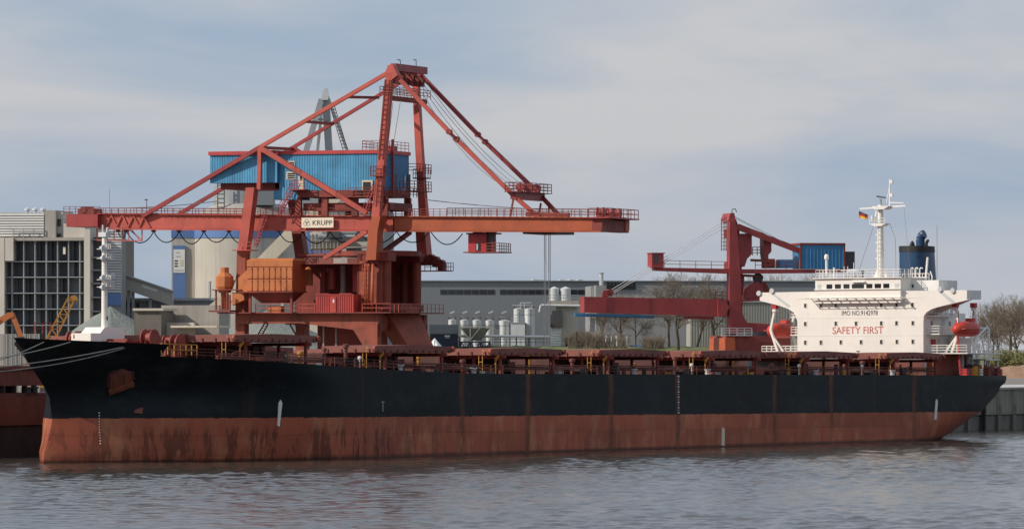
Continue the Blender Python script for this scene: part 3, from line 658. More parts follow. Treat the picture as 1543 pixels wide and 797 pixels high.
x, z = fp(1268, 475.2); x2 = fp(1322, 474.4)[0]; lettering('imo_lettering', 'IMO NO.9142978', 0.92, M['ink'], sup, (x, FU - 0.012, z), width=x2 - x)
x, z = fp(1254, 503); x2 = fp(1330.5, 501)[0]; lettering('safety_lettering', 'SAFETY FIRST', 1.38, M['sign_red'], sup, (x, FU - 0.012, z), width=x2 - x)
x, z = fp(1293, 529); g = MB(); g.box(x - 0.22, x + 0.22, FU - 0.06, FU, z - 0.06, z + 0.06); g.build('name_plate', M['ink'], sup)
g = MB(); g.box(-hw - 0.05, hw + 0.1, FU - 0.05, FU + 0.02, 9.0, 11.2); g.build('lower_house_front', M['deck'], sup)
# port side of the house: deck, rails, doors, fire box
for j, z in enumerate((12.15, 14.75, 17.2)):
    g = MB(); e = 6.2 if j == 0 else (2.0 if j == 1 else 1.4)
    g.box(hw, hw + e, FU + 0.9, FU + 11.5 - 2 * j, z - 0.14, z); g.build('side_deck', M['white2'], sup)
    g = MB(); g.rail([(hw + 0.1, FU + 0.95, z), (hw + e - 0.1, FU + 0.95, z), (hw + e - 0.1, FU + 11.3 - 2 * j, z)], 1.05, 1.5, 0.04, 2); g.build('side_railing', M['white'], sup)
    g = MB(); g.box(-hw - (6.2 if j == 0 else 1.6), -hw, FU + 0.9, FU + 12, z - 0.14, z); g.build('side_deck', M['white2'], sup)
    g = MB(); g.rail([(-hw, FU + 0.95, z), (-hw - (6.1 if j == 0 else 1.5), FU + 0.95, z), (-hw - (6.1 if j == 0 else 1.5), FU + 11.8, z)], 1.05, 1.4, 0.045, 2); g.build('side_railing', M['white'], sup)
for y, z in ((FU + 4, 12.2), (FU + 9, 12.2), (FU + 5.5, 14.8), (FU + 8, 17.25)):
    g = MB(); g.box(hw - 0.03, hw + 0.05, y, y + 0.8, z, z + 1.9); d = g.build('door', M['light_steel'], sup)
for y, z in ((FU + 2.3, 15.9), (FU + 7.6, 15.9), (FU + 2.6, 18.1), (FU + 5.2, 18.1), (FU + 10.8, 15.9)):
    g = MB(); g.box(hw - 0.03, hw + 0.04, y, y + 0.4, z, z + 0.55); g.build('window', M['pane'], sup)
g = MB(); g.box(hw, hw + 0.35, FU + 2.2, FU + 3.0, 13.2, 14.0); g.build('fire_box', M['bright_red'], sup)
g = MB(); g.box(hw, hw + 1.2, FU + 1.0, FU + 11, 9.1, 11.95); g.build('lower_house_side', M['oxide'], sup)
# monkey island
x0r, x1r = x0, x1
g = MB(); g.rail([(x0r, FU + 5, zr + .1), (x0r, FU - 0.5, zr + .1), (x1r, FU - 0.5, zr + .1), (x1r, FU + 5, zr + .1)], 1.1, 1.1, 0.03, 2); g.build('monkey_island_railing', M['white'], sup)
x, z = fp(1245.5, 418, FU + 1.5); zz = fp(1245.5, 391, FU + 1.5)[1]
g = MB(); g.tube((x, FU + 1.5, zr), (x, FU + 1.5, zz), 0.17, 10); g.lathe((x, FU + 1.5, zz), [(0.28, 0), (0.33, 0.25), (0.3, 0.5), (0.18, 0.68), (0.02, 0.74)], 12); g.build('satellite_dome', M['white'], sup, smooth=50)
x = fp(1256.8, 418, FU + 2)[0]; g = MB(); g.tube((x, FU + 2, zr), (x, FU + 2, zr + 1.6), 0.13, 8); g.build('signal_pole', M['white2'], sup)
x = fp(1300, 418, FU + 0.8)[0]; g = MB(); g.tube((x, FU + 0.8, zr), (x, FU + 0.8, zr + 0.8), 0.1, 8); g.lathe((x, FU + 0.8, zr + 0.7), [(0.1, 0), (0.28, 0.12), (0.28, 0.28), (0.1, 0.4)], 10); g.build('magnetic_compass', M['dark_steel'], sup)
for px in (1272, 1277.5, 1286.5): x = fp(px, 418, FU + 1)[0]; g = MB(); g.tube((x, FU + 1, zr), (x, FU + 1, zr + (1.7 if px < 1280 else 2.2)), 0.05, 6); g.box(x - 0.5, x + 0.5, FU + 0.95, FU + 1.05, zr + 1.1, zr + 1.18); g.build('antenna', M['white'], sup)
g = MB(); xa, xb = fp(1284, 426, FU - 0.8)[0], fp(1303, 426, FU - 0.8)[0]; z = fp(1290, 425.5, FU - 0.8)[1]; g.box(xa, xb, FU - 0.95, FU - 0.61, z, z + 0.14); g.build('window_visor', M['white2'], sup)
# radar mast
mx_, z0m = fp(1327, 418, FU + 3); UM = FU + 3
def mz(py): return fp(1327, py, UM)[1]
def mxx(px): return fp(px, 350, UM)[0]
rm = MB(); rm.tube((mx_, UM, zr), (mx_, UM, mz(309)), 0.47, 14, 0.36)
for a in (0, 2.1, 4.2): rm.prism([(mx_ + 0.35, zr), (mx_ + 1.15, zr), (mx_ + 0.35, zr + 1.7)], 1, UM - 0.06, UM + 0.06) if a == 0 else (rm.prism([(mx_ - 0.35, zr), (mx_ - 1.15, zr), (mx_ - 0.35, zr + 1.7)], 1, UM - 0.06, UM + 0.06) if a < 3 else None)
rmast = rm.build('radar_mast', M['white'], ship, smooth=40)
g = MB(); g.prism([(mxx(1313), mz(337)), (mxx(1338), mz(337)), (mxx(1332), mz(341)), (mxx(1321), mz(341))], 1, UM - 0.8, UM + 0.8); g.rail([(mxx(1314), UM - .7, mz(337)), (mxx(1337), UM - .7, mz(337))], 0.7, 0.8, 0.03); g.prism([(mxx(1318), mz(311)), (mxx(1344), mz(311)), (mxx(1336), mz(316)), (mxx(1322), mz(316))], 1, UM - 0.9, UM + 0.9); g.build('mast_platform', M['white2'], rmast)
g = MB(); g.beam((mxx(1296), UM, mz(314)), (mxx(1365), UM, mz(311)), 0.2); g.beam((mxx(1340), UM, mz(305.5)), (mxx(1362), UM, mz(306.5)), 0.12); g.build('yard', M['white'], rmast)
g = MB(); g.beam((mxx(1340.5), UM, mz(311)), (mxx(1341), UM, mz(270)), 0.14); g.beam((mxx(1336), UM, mz(305)), (mxx(1340), UM, mz(284)), 0.08); 
for py in (274, 294): g.box(mxx(1342), mxx(1345.5), UM - 0.15, UM + 0.15, mz(py + 3), mz(py - 2))
g.build('topmast', M['white2'], rmast)
g = MB(); g.tube((mxx(1327), UM, mz(309)), (mxx(1327), UM, mz(300)), 0.16, 8); g.beam((mxx(1323), UM - 0.5, mz(296)), (mxx(1332), UM + 0.5, mz(298)), 0.22); g.build('radar_scanner', M['grey_steel'], rmast)
g = MB(); g.beam((mxx(1318), UM - 0.2, mz(337)), (mxx(1321), UM, mz(318)), 0.18); g.tube((mxx(1317), UM - 0.5, mz(332)), (mxx(1317), UM - 0.5, mz(325)), 0.2, 8); g.ladder((mx_, UM - 0.6, zr), (mx_, UM - 0.5, mz(340)), 0.45, 0.03)
for py in (355, 366, 378, 390): g.box(mx_ - 0.75, mx_ + 0.7, UM - 0.1, UM + 0.1, mz(py), mz(py) + 0.12)
g.build('mast_fittings', M['white2'], rmast)
g = MB(); g.path([(mxx(1316), UM, mz(341)), (mxx(1306), UM, mz(372)), (mxx(1297), UM, mz(398)), (mxx(1293), UM, mz(415))], 0.03, 4); g.path([(mxx(1341), UM, mz(338)), (mxx(1349), UM, mz(360)), (mxx(1350), UM, mz(408))], 0.03, 4); g.path([(mxx(1362), UM, mz(312)), (mxx(1371), UM, mz(405))], 0.02, 4); g.build('halyard', M['wire'], rmast)
# german flag on the yard, three stripes with a fold
for j, mt_ in enumerate(('ink', 'flag_red', 'gold')):
    g = MB(); vs_ = []; nn = 8
    for i in range(nn + 1):
        t_ = i / nn; x = mxx(1294.2 + 13 * t_); zt_ = mz(317.5 + 5.5 * t_ + 3.3 * j - (0.8 * t_ * j)); zb_ = mz(317.5 + 5.5 * t_ + 3.3 * (j + 1) - 0.8 * t_ * (j + 1)); yy = UM + 0.12 * sin(t_ * 7)
        vs_ += [(x, yy, zt_), (x, yy, zb_), (x, yy + 0.02, zt_), (x, yy + 0.02, zb_)]
    g.add(vs_, [f_ for i in range(nn) for f_ in ((4 * i, 4 * i + 4, 4 * i + 5, 4 * i + 1), (4 * i + 2, 4 * i + 3, 4 * i + 7, 4 * i + 6), (4 * i, 4 * i + 2, 4 * i + 6, 4 * i + 4), (4 * i + 1, 4 * i + 5, 4 * i + 7, 4 * i + 3))])
    g.build('flag_stripe', M[mt_], rmast)
# funnel
UFN = FU + 12
def fz(py): return SF.y(1384, py, UFN).z
def fx(px): return SF.y(px, 400, UFN).x
def slab(mb, ya, yb, xa0, xb0, xa1, xb1, za, zb_, n=20):
    lo, hi = [], []
    for k in range(n):
        a = 2 * pi * k / n; ca, sa = cos(a), sin(a); e = lambda v: math.copysign(abs(v) ** 0.6, v)
        for L_, xa, xb, zz in ((lo, xa0, xb0, za), (hi, xa1, xb1, zb_)): L_.append(((xa + xb) / 2 + (xb - xa) / 2 * e(ca), (ya + yb) / 2 + (yb - ya) / 2 * e(sa), zz))
    mb.add(lo + hi, [tuple(range(n - 1, -1, -1)), tuple(range(n, 2 * n))] + [(k, (k + 1) % n, n + (k + 1) % n, n + k) for k in range(n)])
fxa, fxb = fx(1362.5), fx(1402)
g = MB(); slab(g, UFN - 2.6, UFN + 2.6, fxa, fxb + 0.5, fxa, fxb - 0.1, 17.5, fz(380)); fn = g.build('funnel', M['funnel_blue'], ship, smooth=40)
g = MB(); slab(g, UFN - 2.65, UFN + 2.65, fxa - 0.05, fxb - 0.02, fxa - 0.05, fxb - 0.1, fz(380), fz(371)); g.build('funnel_band', M['black'], fn, smooth=40)
def bent(px, py0, py1, r_, dx, nm, mat):
    x = fx(px); pts = [Vector((x, UFN, fz(py0)))] + [Vector((x + dx * (1 - cos(a)), UFN, fz(py1) + dx * 1.0 * sin(a))) for a in (0, 0.5, 1.0, 1.4)]
    g = MB(); g.path(pts, r_, 12); g.build(nm, mat, fn, smooth=40)
bent(1387, 371, 361, 0.62, 0.75, 'exhaust_pipe', M['funnel_blue']); bent(1396, 372, 367, 0.22, 0.4, 'exhaust_pipe', M['black']); bent(1374.5, 371, 368.5, 0.36, 0.2, 'exhaust_pipe', M['black'])
g = MB()
for px in (1372, 1379, 1386):
    x = fp(px, 415, FU + 6)[0]; y = FU + 6; zz = zr - 0.2
    g.path([(x, y, zz - 1), (x, y, zz + 1.5), (x + 0.2, y, zz + 1.7), (x + 0.45, y, zz + 1.6)], 0.09, 6)
x = fp(1396, 415, FU + 6)[0]; g.path([(x - .2, FU + 6, zr - 1), (x + 0.15, FU + 6, zr + 2.4), (x + 0.2, FU + 6, zr + 2.9)], 0.16, 8); g.path([(x + 0.6, FU + 6, zr + 1.0), (x + 0.9, FU + 6, zr + 0.2), (x + 0.6, FU + 6, zr - 0.9)], 0.09, 6)
g.rail([fpv for fpv in [(fp(1360, 418, FU + 6)[0], FU + 6, zr - 0.3), (fp(1400, 418, FU + 6)[0], FU + 6, zr - 0.3)]], 1.0, 0.5, 0.04, 1)
g.build('vent_pipe', M['white'], ship)
g = MB(); x = fx(1412); g.tube((x, UFN, 20), (x, UFN, fz(340)), 0.03, 5); g.build('whip_antenna', M['wire'], ship)
# davits
def davit(s, y, nm='davit'):
    g = MB(); x = s * 14.4
    g.beam((s * 13.0, y, 12.2), (s * 14.2, y, 15.4), 0.32, 0.36); g.beam((s * 14.2, y, 15.4), (s * 13.6, y, 18.0), 0.28, 0.34); g.beam((s * 12.0, y, 12.2), (s * 14.2, y, 15.0), 0.2, 0.28)
    g.box(s * 13.3, s * 13.8, y - 0.35, y + 0.35, 17.9, 18.5); o = g.build(nm, M['white'], ship)
    g = MB(); g.box(s * 13.2, s * 13.9, y - 0.4, y + 0.4, 18.3, 18.95); g.build('davit_head', M['bright_red'], o)
davit(-1, FU + 0.6); davit(-1, FU + 6.4); davit(1, FU + 2.0); davit(1, FU + 7.4)
g = MB(); g.beam((hw + 4.6, FU + 2.0, 9.2), (hw + 4.0, FU + 1.9, 16.6), 0.24, 0.24); g.build('provision_crane_post', M['bright_red'], ship)
# stern gantry and aft gear
g = MB()
for y in (206.2, 201.0):
    for x in (11.9, 5.5): g.beam((x, y, 9.0), (x, y, 15.6), 0.26)
    g.beam((5.5, y, 15.6), (11.9, y, 15.6), 0.26); g.beam((5.5, y, 12.2), (11.9, y, 12.2), 0.16); g.beam((8.5, y, 12.2), (11.9, y, 15.4), 0.14)
for x in (11.9, 5.5): g.beam((x, 201, 15.6), (x, 206.2, 15.6), 0.26); g.beam((x, 201, 12.2), (x, 206.2, 12.2), 0.16); g.beam((x, 206.2, 9.2), (x, 203.6, 15.5), 0.16)
g.build('stern_gantry', M['white2'], ship)
g = MB(); g.box(2, 10, FU + 12.6, FU + 16.4, 9, 13.5); g.build('aft_house', M['white2'], ship)
g = MB(); g.box(4.5, 13.2, 202.6, 207.2, 11.2, 11.36); g.build('stern_platform', M['white2'], ship)
g = MB(); g.rail([(13.1, 202.7, 11.36), (13.1, 207.1, 11.36), (4.6, 207.1, 11.36)], 1.05, 1.3, .04, 2); g.build('stern_railing', M['white'], ship)
for x, y in ((12.9, 203), (12.9, 206.9), (8, 206.9)): g = MB(); g.beam((x, y, 9), (x, y, 11.2), .2); g.build('platform_post', M['white2'], ship)
for y, h_ in ((199.5, 3.4), (201.2, 2.6), (204.2, 3.0)): g = MB(); g.lathe((11.2, y, 9), [(.3, 0), (.3, h_), (.55, h_ + .1), (.5, h_ + .55), (.2, h_ + .7)], 12); g.build('vent_cowl', M['white2'], ship, smooth=40)
g = MB(); g.box(10.4, 13.6, 197.6, 199.4, 12.15, 14.2); g.build('locker', M['white2'], ship); g = MB(); g.beam((11, 200, 12.2), (13.4, 203, 15.8), .22); g.build('stores_boom', M['white2'], ship)
for x, y, r_ in ((13.2, 199, 0.7), (11.8, 200.5, 0.8), (13, 203, 0.7), (10, 204.8, 0.8), (12.2, 206.8, 0.45)):
    g = MB(); g.lathe((x, y, 9.9), [(r_, 0), (r_, 0.12), (r_ * 0.5, 0.12), (r_ * 0.5, 0.9), (r_, 0.9), (r_, 1.0)], 16, 'x'); g.box(x, x + 1, y - 0.5, y + 0.5, 9.0, 9.7); g.build('mooring_winch', M['dark_steel' if r_ > 0.7 else 'crane_dark'], ship, smooth=40)
for x, y, mt_ in ((15.2, 193.5, 'bright_red'), (15.0, 196.0, 'gold'), (14.8, 197.5, 'white2'), (14.0, 201.5, 'oxide'), (12.8, 207.4, 'bright_red')):
    g = MB(); g.lathe((x, y, 9.05), [(0.4, 0), (0.42, 0.1), (0.42, 1.1), (0.25, 1.25)], 12) if mt_ == 'gold' else g.box(x - 0.4, x + 0.4, y - (1.2 if mt_ == 'bright_red' and y < 200 else 0.4), y + 0.4, 9.05, 10.0); g.build('deck_box', M[mt_], ship)

# lifeboats hang in the davits: things of their own
def lifeboat(s, label):
    Mx = SHIP_M @ Matrix.Translation((s * 14.6, FU + (2.9 if s > 0 else 4.0), 14.3)) @ Matrix.Diagonal((.85, 0.86, 0.84, 1))
    lb = thing('lifeboat', label, 'lifeboat', Mx, 'enclosed lifeboats in the davits')
    st = [(-3.6, 0.15, 1.0, 1.5), (-3.2, 0.75, 0.45, 1.9), (-2.2, 1.2, 0.1, 2.25), (-0.8, 1.4, 0.0, 2.5), (1.0, 1.4, 0.0, 2.55), (2.4, 1.25, 0.1, 2.4), (3.2, 1.0, 0.3, 2.1), (3.5, 0.6, 0.6, 1.8)]
    g = MB(); n = 14; vs_ = []
    for y, b, z0, z1 in st:
        for k in range(n):
            a = 2 * pi * k / n; c_, s_ = cos(a), sin(a)
            vs_.append((b * math.copysign(abs(c_) ** 0.7, c_), y, (z0 + z1) / 2 + (z1 - z0) / 2 * math.copysign(abs(s_) ** 0.85, s_)))
    fs = [(j * n + k, j * n + (k + 1) % n, (j + 1) * n + (k + 1) % n, (j + 1) * n + k) for j in range(len(st) - 1) for k in range(n)] + [tuple(range(n)), tuple(range((len(st) - 1) * n, len(st) * n))]
    g.add(vs_, fs); g.build('hull', M['lifeboat'], lb, smooth=50)
    g = MB(); g.box(-0.55, 0.55, 1.0, 2.3, 2.4, 3.0); g.build('conning_tower', M['lifeboat'], lb)
    g = MB(); g.box(-1.46, 1.46, -3.0, 3.0, 1.18, 1.3); g.build('rubbing_strake', M['crane_orange'], lb)
    for y in (-2.4, 2.6): g = MB(); g.beam((0, y, 2.1), (0, y, 4.2), 0.12); g.build('fall_wire', M['dark_steel'], lb)
    return lb
lifeboat(1, 'red enclosed lifeboat hung on the shaded near side of the white superstructure')
lifeboat(-1, 'orange-red enclosed lifeboat behind white davit left of the superstructure')

# ================================================================ THE BIG UNLOADING CRANE
K = frame(570, 690, -20)                              # x along the boom to the water, y away, z up
cr = thing('ship_unloader', 'huge red gantry unloading crane with blue machinery house and long horizontal boom', 'crane', K.M)
def ky(px, py, y=0.0): return K.y(px, py, y)
def kx(px, y=0.0, py=330): return K.y(px, py, y).x
def kz(py, y=0.0, px=500): return K.y(px, py, y).z
YF, YR = -2.0, 13.0
RED, ORG, DRK = M['crane_red'], M['crane_orange'], M['crane_dark']
# girders: landside part red, seaside boom more orange; two girders tied by end beams
def girder(px0, px1, y0, y1, mat, t0=(326.0, 346.0), t1=(326.0, 346.0)):
    g = MB(); a0, a1 = ky(px0, t0[0], y0), ky(px0, t0[1], y0); b0, b1 = ky(px1, t1[0], y0), ky(px1, t1[1], y0)
    g.hexa([(a1.x, y0, a1.z), (b1.x, y0, b1.z), (b1.x, y1, b1.z), (a1.x, y1, a1.z)], [(a0.x, y0, a0.z), (b0.x, y0, b0.z), (b0.x, y1, b0.z), (a0.x, y1, a0.z)])
    g.beam((a1.x, y0 + 0.3, a1.z - 0.12), (b1.x, y0 + 0.3, b1.z - 0.12), 0.16, 0.9)      # bottom flange with trolley rail
    g.beam((a0.x, y0 - 0.1, a0.z + 0.04), (b0.x, y0 - 0.1, b0.z + 0.04), 0.12, 0.5)
    return g
girder(148, 592, 0.0, 1.5, RED, (322.5, 343.5), (326.5, 347)).build('main_girder', RED, cr)
girder(594, 906, 0.0, 1.5, ORG, (326.5, 347), (328.5, 347.5)).build('boom_girder', ORG, cr)
def off(px, y): return px + 4.28 * y                # same station on a deeper plane
girder(off(148, 8.6), off(592, 8.6), 8.6, 10.1, RED, (323.5, 343.5), (327.5, 346.5)).build('main_girder', RED, cr)
girder(off(594, 8.6), off(906, 8.6), 8.6, 10.1, ORG, (327.5, 346.5), (329, 347)).build('boom_girder', ORG, cr)
xe = kx(906); zt, zb = ky(906, 328.5, 0).z, ky(906, 347.5, 0).z
g = MB(); g.box(xe - 1.2, xe + 0.15, -0.1, 10.2, zb - 0.1, zt - 0.2); g.build('boom_end_beam', DRK, cr)  # dark red here puts the end face's shade into the colour
g = MB(); g.box(xe - 1.5, xe + 1.2, -0.6, 11.2, zt - 0.05, zt + 0.12); g.build('boom_end_platform', M['crane_crimson'], cr)
g = MB(); g.rail([(xe - 1.5, -0.5, zt + .1), (xe + 1.1, -0.5, zt + .1), (xe + 1.1, 11.1, zt + .1), (xe - 1.5, 11.1, zt + .1)], 1.1, 1.4, 0.04, 1); g.build('boom_end_railing', DRK, cr)
for y in (1.2, 4.6, 7.6):
    g = MB(); g.lathe((xe - 0.5, y, zt + 0.75), [(0.62, -0.45), (0.62, -0.3), (0.5, -0.3), (0.5, 0.3), (0.62, 0.3), (0.62, 0.45)], 16, 'x'); g.box(xe - 0.9, xe - 0.1, y - 0.5, y + 0.5, zt + 0.1, zt + 0.4); g.build('rope_sheave', M['crane_crimson'], cr, smooth=40)
# landside end: counterweight box, platform, truss braces
a = ky(100, 323, -1.0); b = ky(147, 341.5, -1.0)
g = MB(); g.box(a.x, b.x, -1.0, 4.0, b.z, a.z); g.build('counterweight', M['crane_crimson'], cr)
a2 = ky(118, 323, 0.5); g = MB(); g.box(a2.x, kx(142, 0.5), 0.3, 3.0, a.z, a.z + 0.75); g.tube((a2.x + 0.8, 0.2, a.z + 0.6), (a2.x + 0.8, 3.0, a.z + 0.6), 0.45, 12); g.build('winch_unit', DRK, cr)
g = MB(); q0 = ky(150, 330, 8.6); g.box(a.x + 3.5, a.x + 5.0, 4.0, 8.6, b.z + 0.1, a.z - 0.1); g.build('end_cross_beam', DRK, cr)
g = MB(); pts = [(159, 343), (168, 325), (176, 341), (184, 323.5), (193, 342), (201, 325), (210, 342), (217, 327), (226, 343)]
for p, q_ in zip(pts[:-1], pts[1:]): g.beam(ky(*p, -0.12), ky(*q_, -0.12), 0.16, 0.12)
g.beam(ky(142, 343, -0.12), ky(150, 326, -0.12), 0.16, 0.12); g.build('girder_bracing', RED, cr)
# service cage under the landside end
g = MB(); A = [(146, 344), (146, 362), (214, 363), (214, 345)]
for p, q_ in zip(A[:-1], A[1:]): g.beam(ky(*p, 0.6), ky(*q_, 0.6), 0.12)
for x in (160, 172, 184, 194): g.beam(ky(x, 345, 0.6), ky(x, 363, 0.6), 0.09)
g.beam(ky(194, 345, 0.6), ky(214, 362, 0.6), 0.12); g.beam(ky(198, 345, 0.6), ky(210, 362, 0.6), 0.08); g.beam(ky(146, 352, 0.6), ky(172, 352, 0.6), 0.09)
for p, q_ in zip(A[:-1], A[1:]): g.beam(ky(*p, 2.6), ky(*q_, 2.6), 0.1)
g.build('service_cage', RED, cr)
# legs
def leg(pts, y, w_, d_, mat, nm='leg'):
    g = MB(); P = [ky(px, py, y) for px, py in pts]
    for (p, q_, w0, w1) in zip(P[:-1], P[1:], w_[:-1], w_[1:]): g.col(q_, p, w1, d_, w0, d_)
    return g.build(nm, mat, cr)
def goff(px, y, y0=YF): return px + 4.28 * (y - y0)
LFT = [(380, 283), (372.5, 345), (367, 383)]
leg(LFT, YF, (1.15, 1.2, 1.25), 1.5, RED)
leg([(441.5, 290), (449, 345), (456, 392)], YR, (1.2, 1.3, 1.35), 1.6, M['crane_dark'])
leg([(571, 326), (566, 350), (563, 392)], YF, (1.15, 1.25, 1.35), 2.0, ORG)
leg([(633.5, 328), (637, 350), (641, 400)], YR, (1.15, 1.25, 1.4), 1.9, RED)
# foot of the landside legs through the platform to the rails
leg([(367, 383), (365, 470), (364, 600)], YF, (1.2, 1.25, 1.3), 1.5, M['oxide'])
leg([(456, 392), (456, 600)], YR, (1.3, 1.3), 1.6, M['oxide'])
# A-frame above the seaside legs
leg([(588, 110), (576, 240), (570, 300), (567.5, 326)], YF, (0.8, 0.95, 1.0, 1.1), 1.0, RED, 'mast_leg')
leg([(626.5, 114), (632, 220), (637, 300), (639, 328)], YR - 1.0, (0.7, 0.85, 0.95, 1.1), 1.0, RED, 'mast_leg')
g = MB(); q_ = [ky(581, 113, YF), ky(587, 98.5, YF), ky(594, 98.5, YF), ky(601, 114, YF), ky(592, 121, YF)]
g.prism([(p.x, p.z) for p in q_], 1, YF - 0.5, YF + 0.6); g.build('mast_head', RED, cr)
g = MB(); q_ = [ky(616, 116, 9.5), ky(622, 105, 9.5), ky(631, 104.5, 9.5), ky(640, 121, 9.5), ky(630, 124, 9.5)]
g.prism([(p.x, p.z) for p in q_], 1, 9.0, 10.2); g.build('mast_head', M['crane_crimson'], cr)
p, q_ = ky(590, 101, YF), ky(628, 106.5, 9.0)
g = MB(); g.beam((p.x, YF + .6, p.z), (p.x + 0.3, 9.0, p.z), 0.7, 0.9); g.beam((p.x, YF + .6, p.z - 1.6), (p.x, 9, p.z - 1.6), 0.5, 0.9)
for k in range(8): g.beam((p.x + 0.1, YF + 1.2 + k, p.z - 1.7), (p.x + 0.1, YF + 1.2 + k, p.z), 0.3)
g.build('head_beam', M['crane_crimson'], cr)
for y in (1.0, 3.2, 5.4, 7.2):
    g = MB(); g.lathe((p.x + 0.1, y, p.z - 1.4), [(0.75, -0.2), (0.75, -0.1), (0.6, 0), (0.75, 0.1), (0.75, 0.2)], 16, 'y'); g.build('head_sheave', DRK, cr, smooth=40)
p, q_ = ky(584, 147.5, YF), ky(625, 153, YR - 2)
g = MB(); g.beam((p.x, YF + .4, p.z), (p.x + 0.2, YR - 2.2, p.z), 0.5, 0.6); g.build('mast_cross_beam', DRK, cr)
g = MB(); g.rail([(p.x - 0.8, YF - 0.6, p.z + .3), (p.x + 0.9, YF - .6, p.z + .3), (p.x + 0.9, YR - 2.2, p.z + .3)], 1.1, 1.2, 0.035, 2); g.rail([(p.x - .8, YF - .6, p.z + .3), (p.x - 0.8, YR - 2.2, p.z + .3)], 1.1, 1.2, 0.035, 2); g.build('mast_railing', DRK, cr)
for px0, px1 in ((604, 603), (627, 627)):
    y = YF if px0 < 610 else 9.5
    a, b = ky(px0, 101 if px0 < 610 else 106, y), ky(px1, 91, y); g = MB(); g.beam(a, b, 0.08); g.beam(b, b + Vector((-0.35, 0, 0.05)), 0.14); g.build('mast_lamp', M['dark_steel'], cr)
g = MB(); g.ladder(ky(573, 240, YF - 0.6), ky(583, 120, YF - 0.6), 0.55, 0.035); g.ladder(ky(566, 310, YF - .7), ky(570, 262, YF - .7), 0.55, 0.035); g.build('mast_ladder', DRK, cr)
for px, py, y in ((571.5, 264, YF), (635.5, 268, YR - 1)):
    a = ky(px, py, y); g = MB(); g.box(a.x - 0.9, a.x + 0.9, y - 0.9, y + 0.9, a.z - 0.15, a.z); g.rail([(a.x - 0.85, y + 0.9, a.z), (a.x - 0.85, y - 0.85, a.z), (a.x + 0.85, y - 0.85, a.z), (a.x + .85, y + .85, a.z)], 1.1, 0.8, 0.035, 1); g.build('mast_landing', DRK, cr)
a = ky(626, 300, 6); g = MB(); g.rail([(a.x - 1.0, 3, a.z + 1.0), (a.x + 1.0, 3, a.z + 1.0), (a.x + 1.0, 9, a.z + 1.0)], 1.2, 1.0, 0.04, 2); g.rail([(a.x - 0.2, 4, a.z + 3.2), (a.x + 1.0, 4, a.z + 3.2), (a.x + 1.0, 9, a.z + 3.2)], 1.2, 1.0, 0.04, 2); g.box(a.x - 1, a.x + 1.1, 3, 9, a.z + 0.9, a.z + 1.0); g.build('stair_landing', DRK, cr)
# posts and stays
def strut(nm, p, q_, y0, y1, w_, mat=RED, d_=None):
    g = MB(); g.beam(ky(*p, y0), ky(*q_, y1), w_, d_ or w_); return g.build(nm, mat, cr)
YP = 9.2
strut('kingpost', (392, 222), (390.5, 286), YF, YF, 0.5); strut('kingpost', (440.5, 224), (441, 292), YP, YP, 0.5)
strut('kingpost_tie', (393, 222.5), (440.5, 225), YF, YP, 0.38, DRK)
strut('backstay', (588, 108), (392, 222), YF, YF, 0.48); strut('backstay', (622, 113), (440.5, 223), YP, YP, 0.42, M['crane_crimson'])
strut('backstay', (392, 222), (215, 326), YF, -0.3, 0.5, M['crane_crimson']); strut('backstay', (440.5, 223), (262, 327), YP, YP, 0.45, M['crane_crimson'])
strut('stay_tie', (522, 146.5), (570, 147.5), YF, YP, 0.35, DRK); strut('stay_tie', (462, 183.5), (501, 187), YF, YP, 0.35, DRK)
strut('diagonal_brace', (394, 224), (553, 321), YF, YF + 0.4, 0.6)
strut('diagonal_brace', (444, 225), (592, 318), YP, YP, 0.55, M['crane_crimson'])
# forestays with link joints
fs1 = [(590, 107), (677, 199), (688, 210), (775, 296), (813, 329)]
fs2 = [(630, 109), (720, 203), (731, 214), (809, 289), (843, 325)]
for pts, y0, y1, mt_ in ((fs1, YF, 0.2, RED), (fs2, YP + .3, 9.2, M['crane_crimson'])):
    n = len(pts)
    for i, (p, q_) in enumerate(zip(pts[:-1], pts[1:])):
        ya, yb = y0 + (y1 - y0) * i / (n - 1), y0 + (y1 - y0) * (i + 1) / (n - 1)
        g = MB(); g.beam(ky(*p, ya), ky(*q_, yb), 0.5 if i != 1 else 0.3, 0.45); g.build('forestay', mt_, cr)
    for i in (1, 2):
        p = ky(*pts[i], y0 + (y1 - y0) * i / (n - 1)); g = MB(); g.lathe(p, [(0.36, -0.3), (0.36, 0.3)], 12, 'y'); g.build('stay_joint', DRK, cr)
p, q_ = ky(776, 295, 0), ky(818, 301, 9.2)
g = MB(); g.beam((p.x, -0.6, p.z), (p.x, 10.0, p.z), 0.8, 0.9); g.build('stay_cross_beam', M['crane_crimson'], cr)
g = MB(); g.box(p.x - 1.0, p.x + 1.2, -1.2, 10.6, p.z + 0.45, p.z + 0.52); g.rail([(p.x - 0.9, -1.1, p.z + .5), (p.x + 1.1, -1.1, p.z + .5), (p.x + 1.1, 10.5, p.z + .5), (p.x - 0.9, 10.5, p.z + .5), (p.x - .9, -1.1, p.z + .5)], 1.15, 1.4, 0.04, 2); g.build('stay_platform', DRK, cr)
for y in (1.4, 4.6, 7.4): g = MB(); g.lathe((p.x + 0.2, y, p.z + 1.1), [(0.55, -0.25), (0.55, 0.25)], 14, 'y'); g.build('stay_sheave', M['crane_crimson'], cr)
strut('hanger', (774, 297), (769, 326), 0, 0, 0.2, DRK); strut('hanger', (815, 306), (812, 327), 5, 5, 0.2, DRK); strut('hanger', (827, 306), (827, 327), 9, 9, 0.18, DRK)
g = MB(); a, b = ky(793, 323, 0.8), ky(858, 324, 0.8); g.beam(a, b, 0.5, 0.5); g.build('boom_top_beam', DRK, cr)
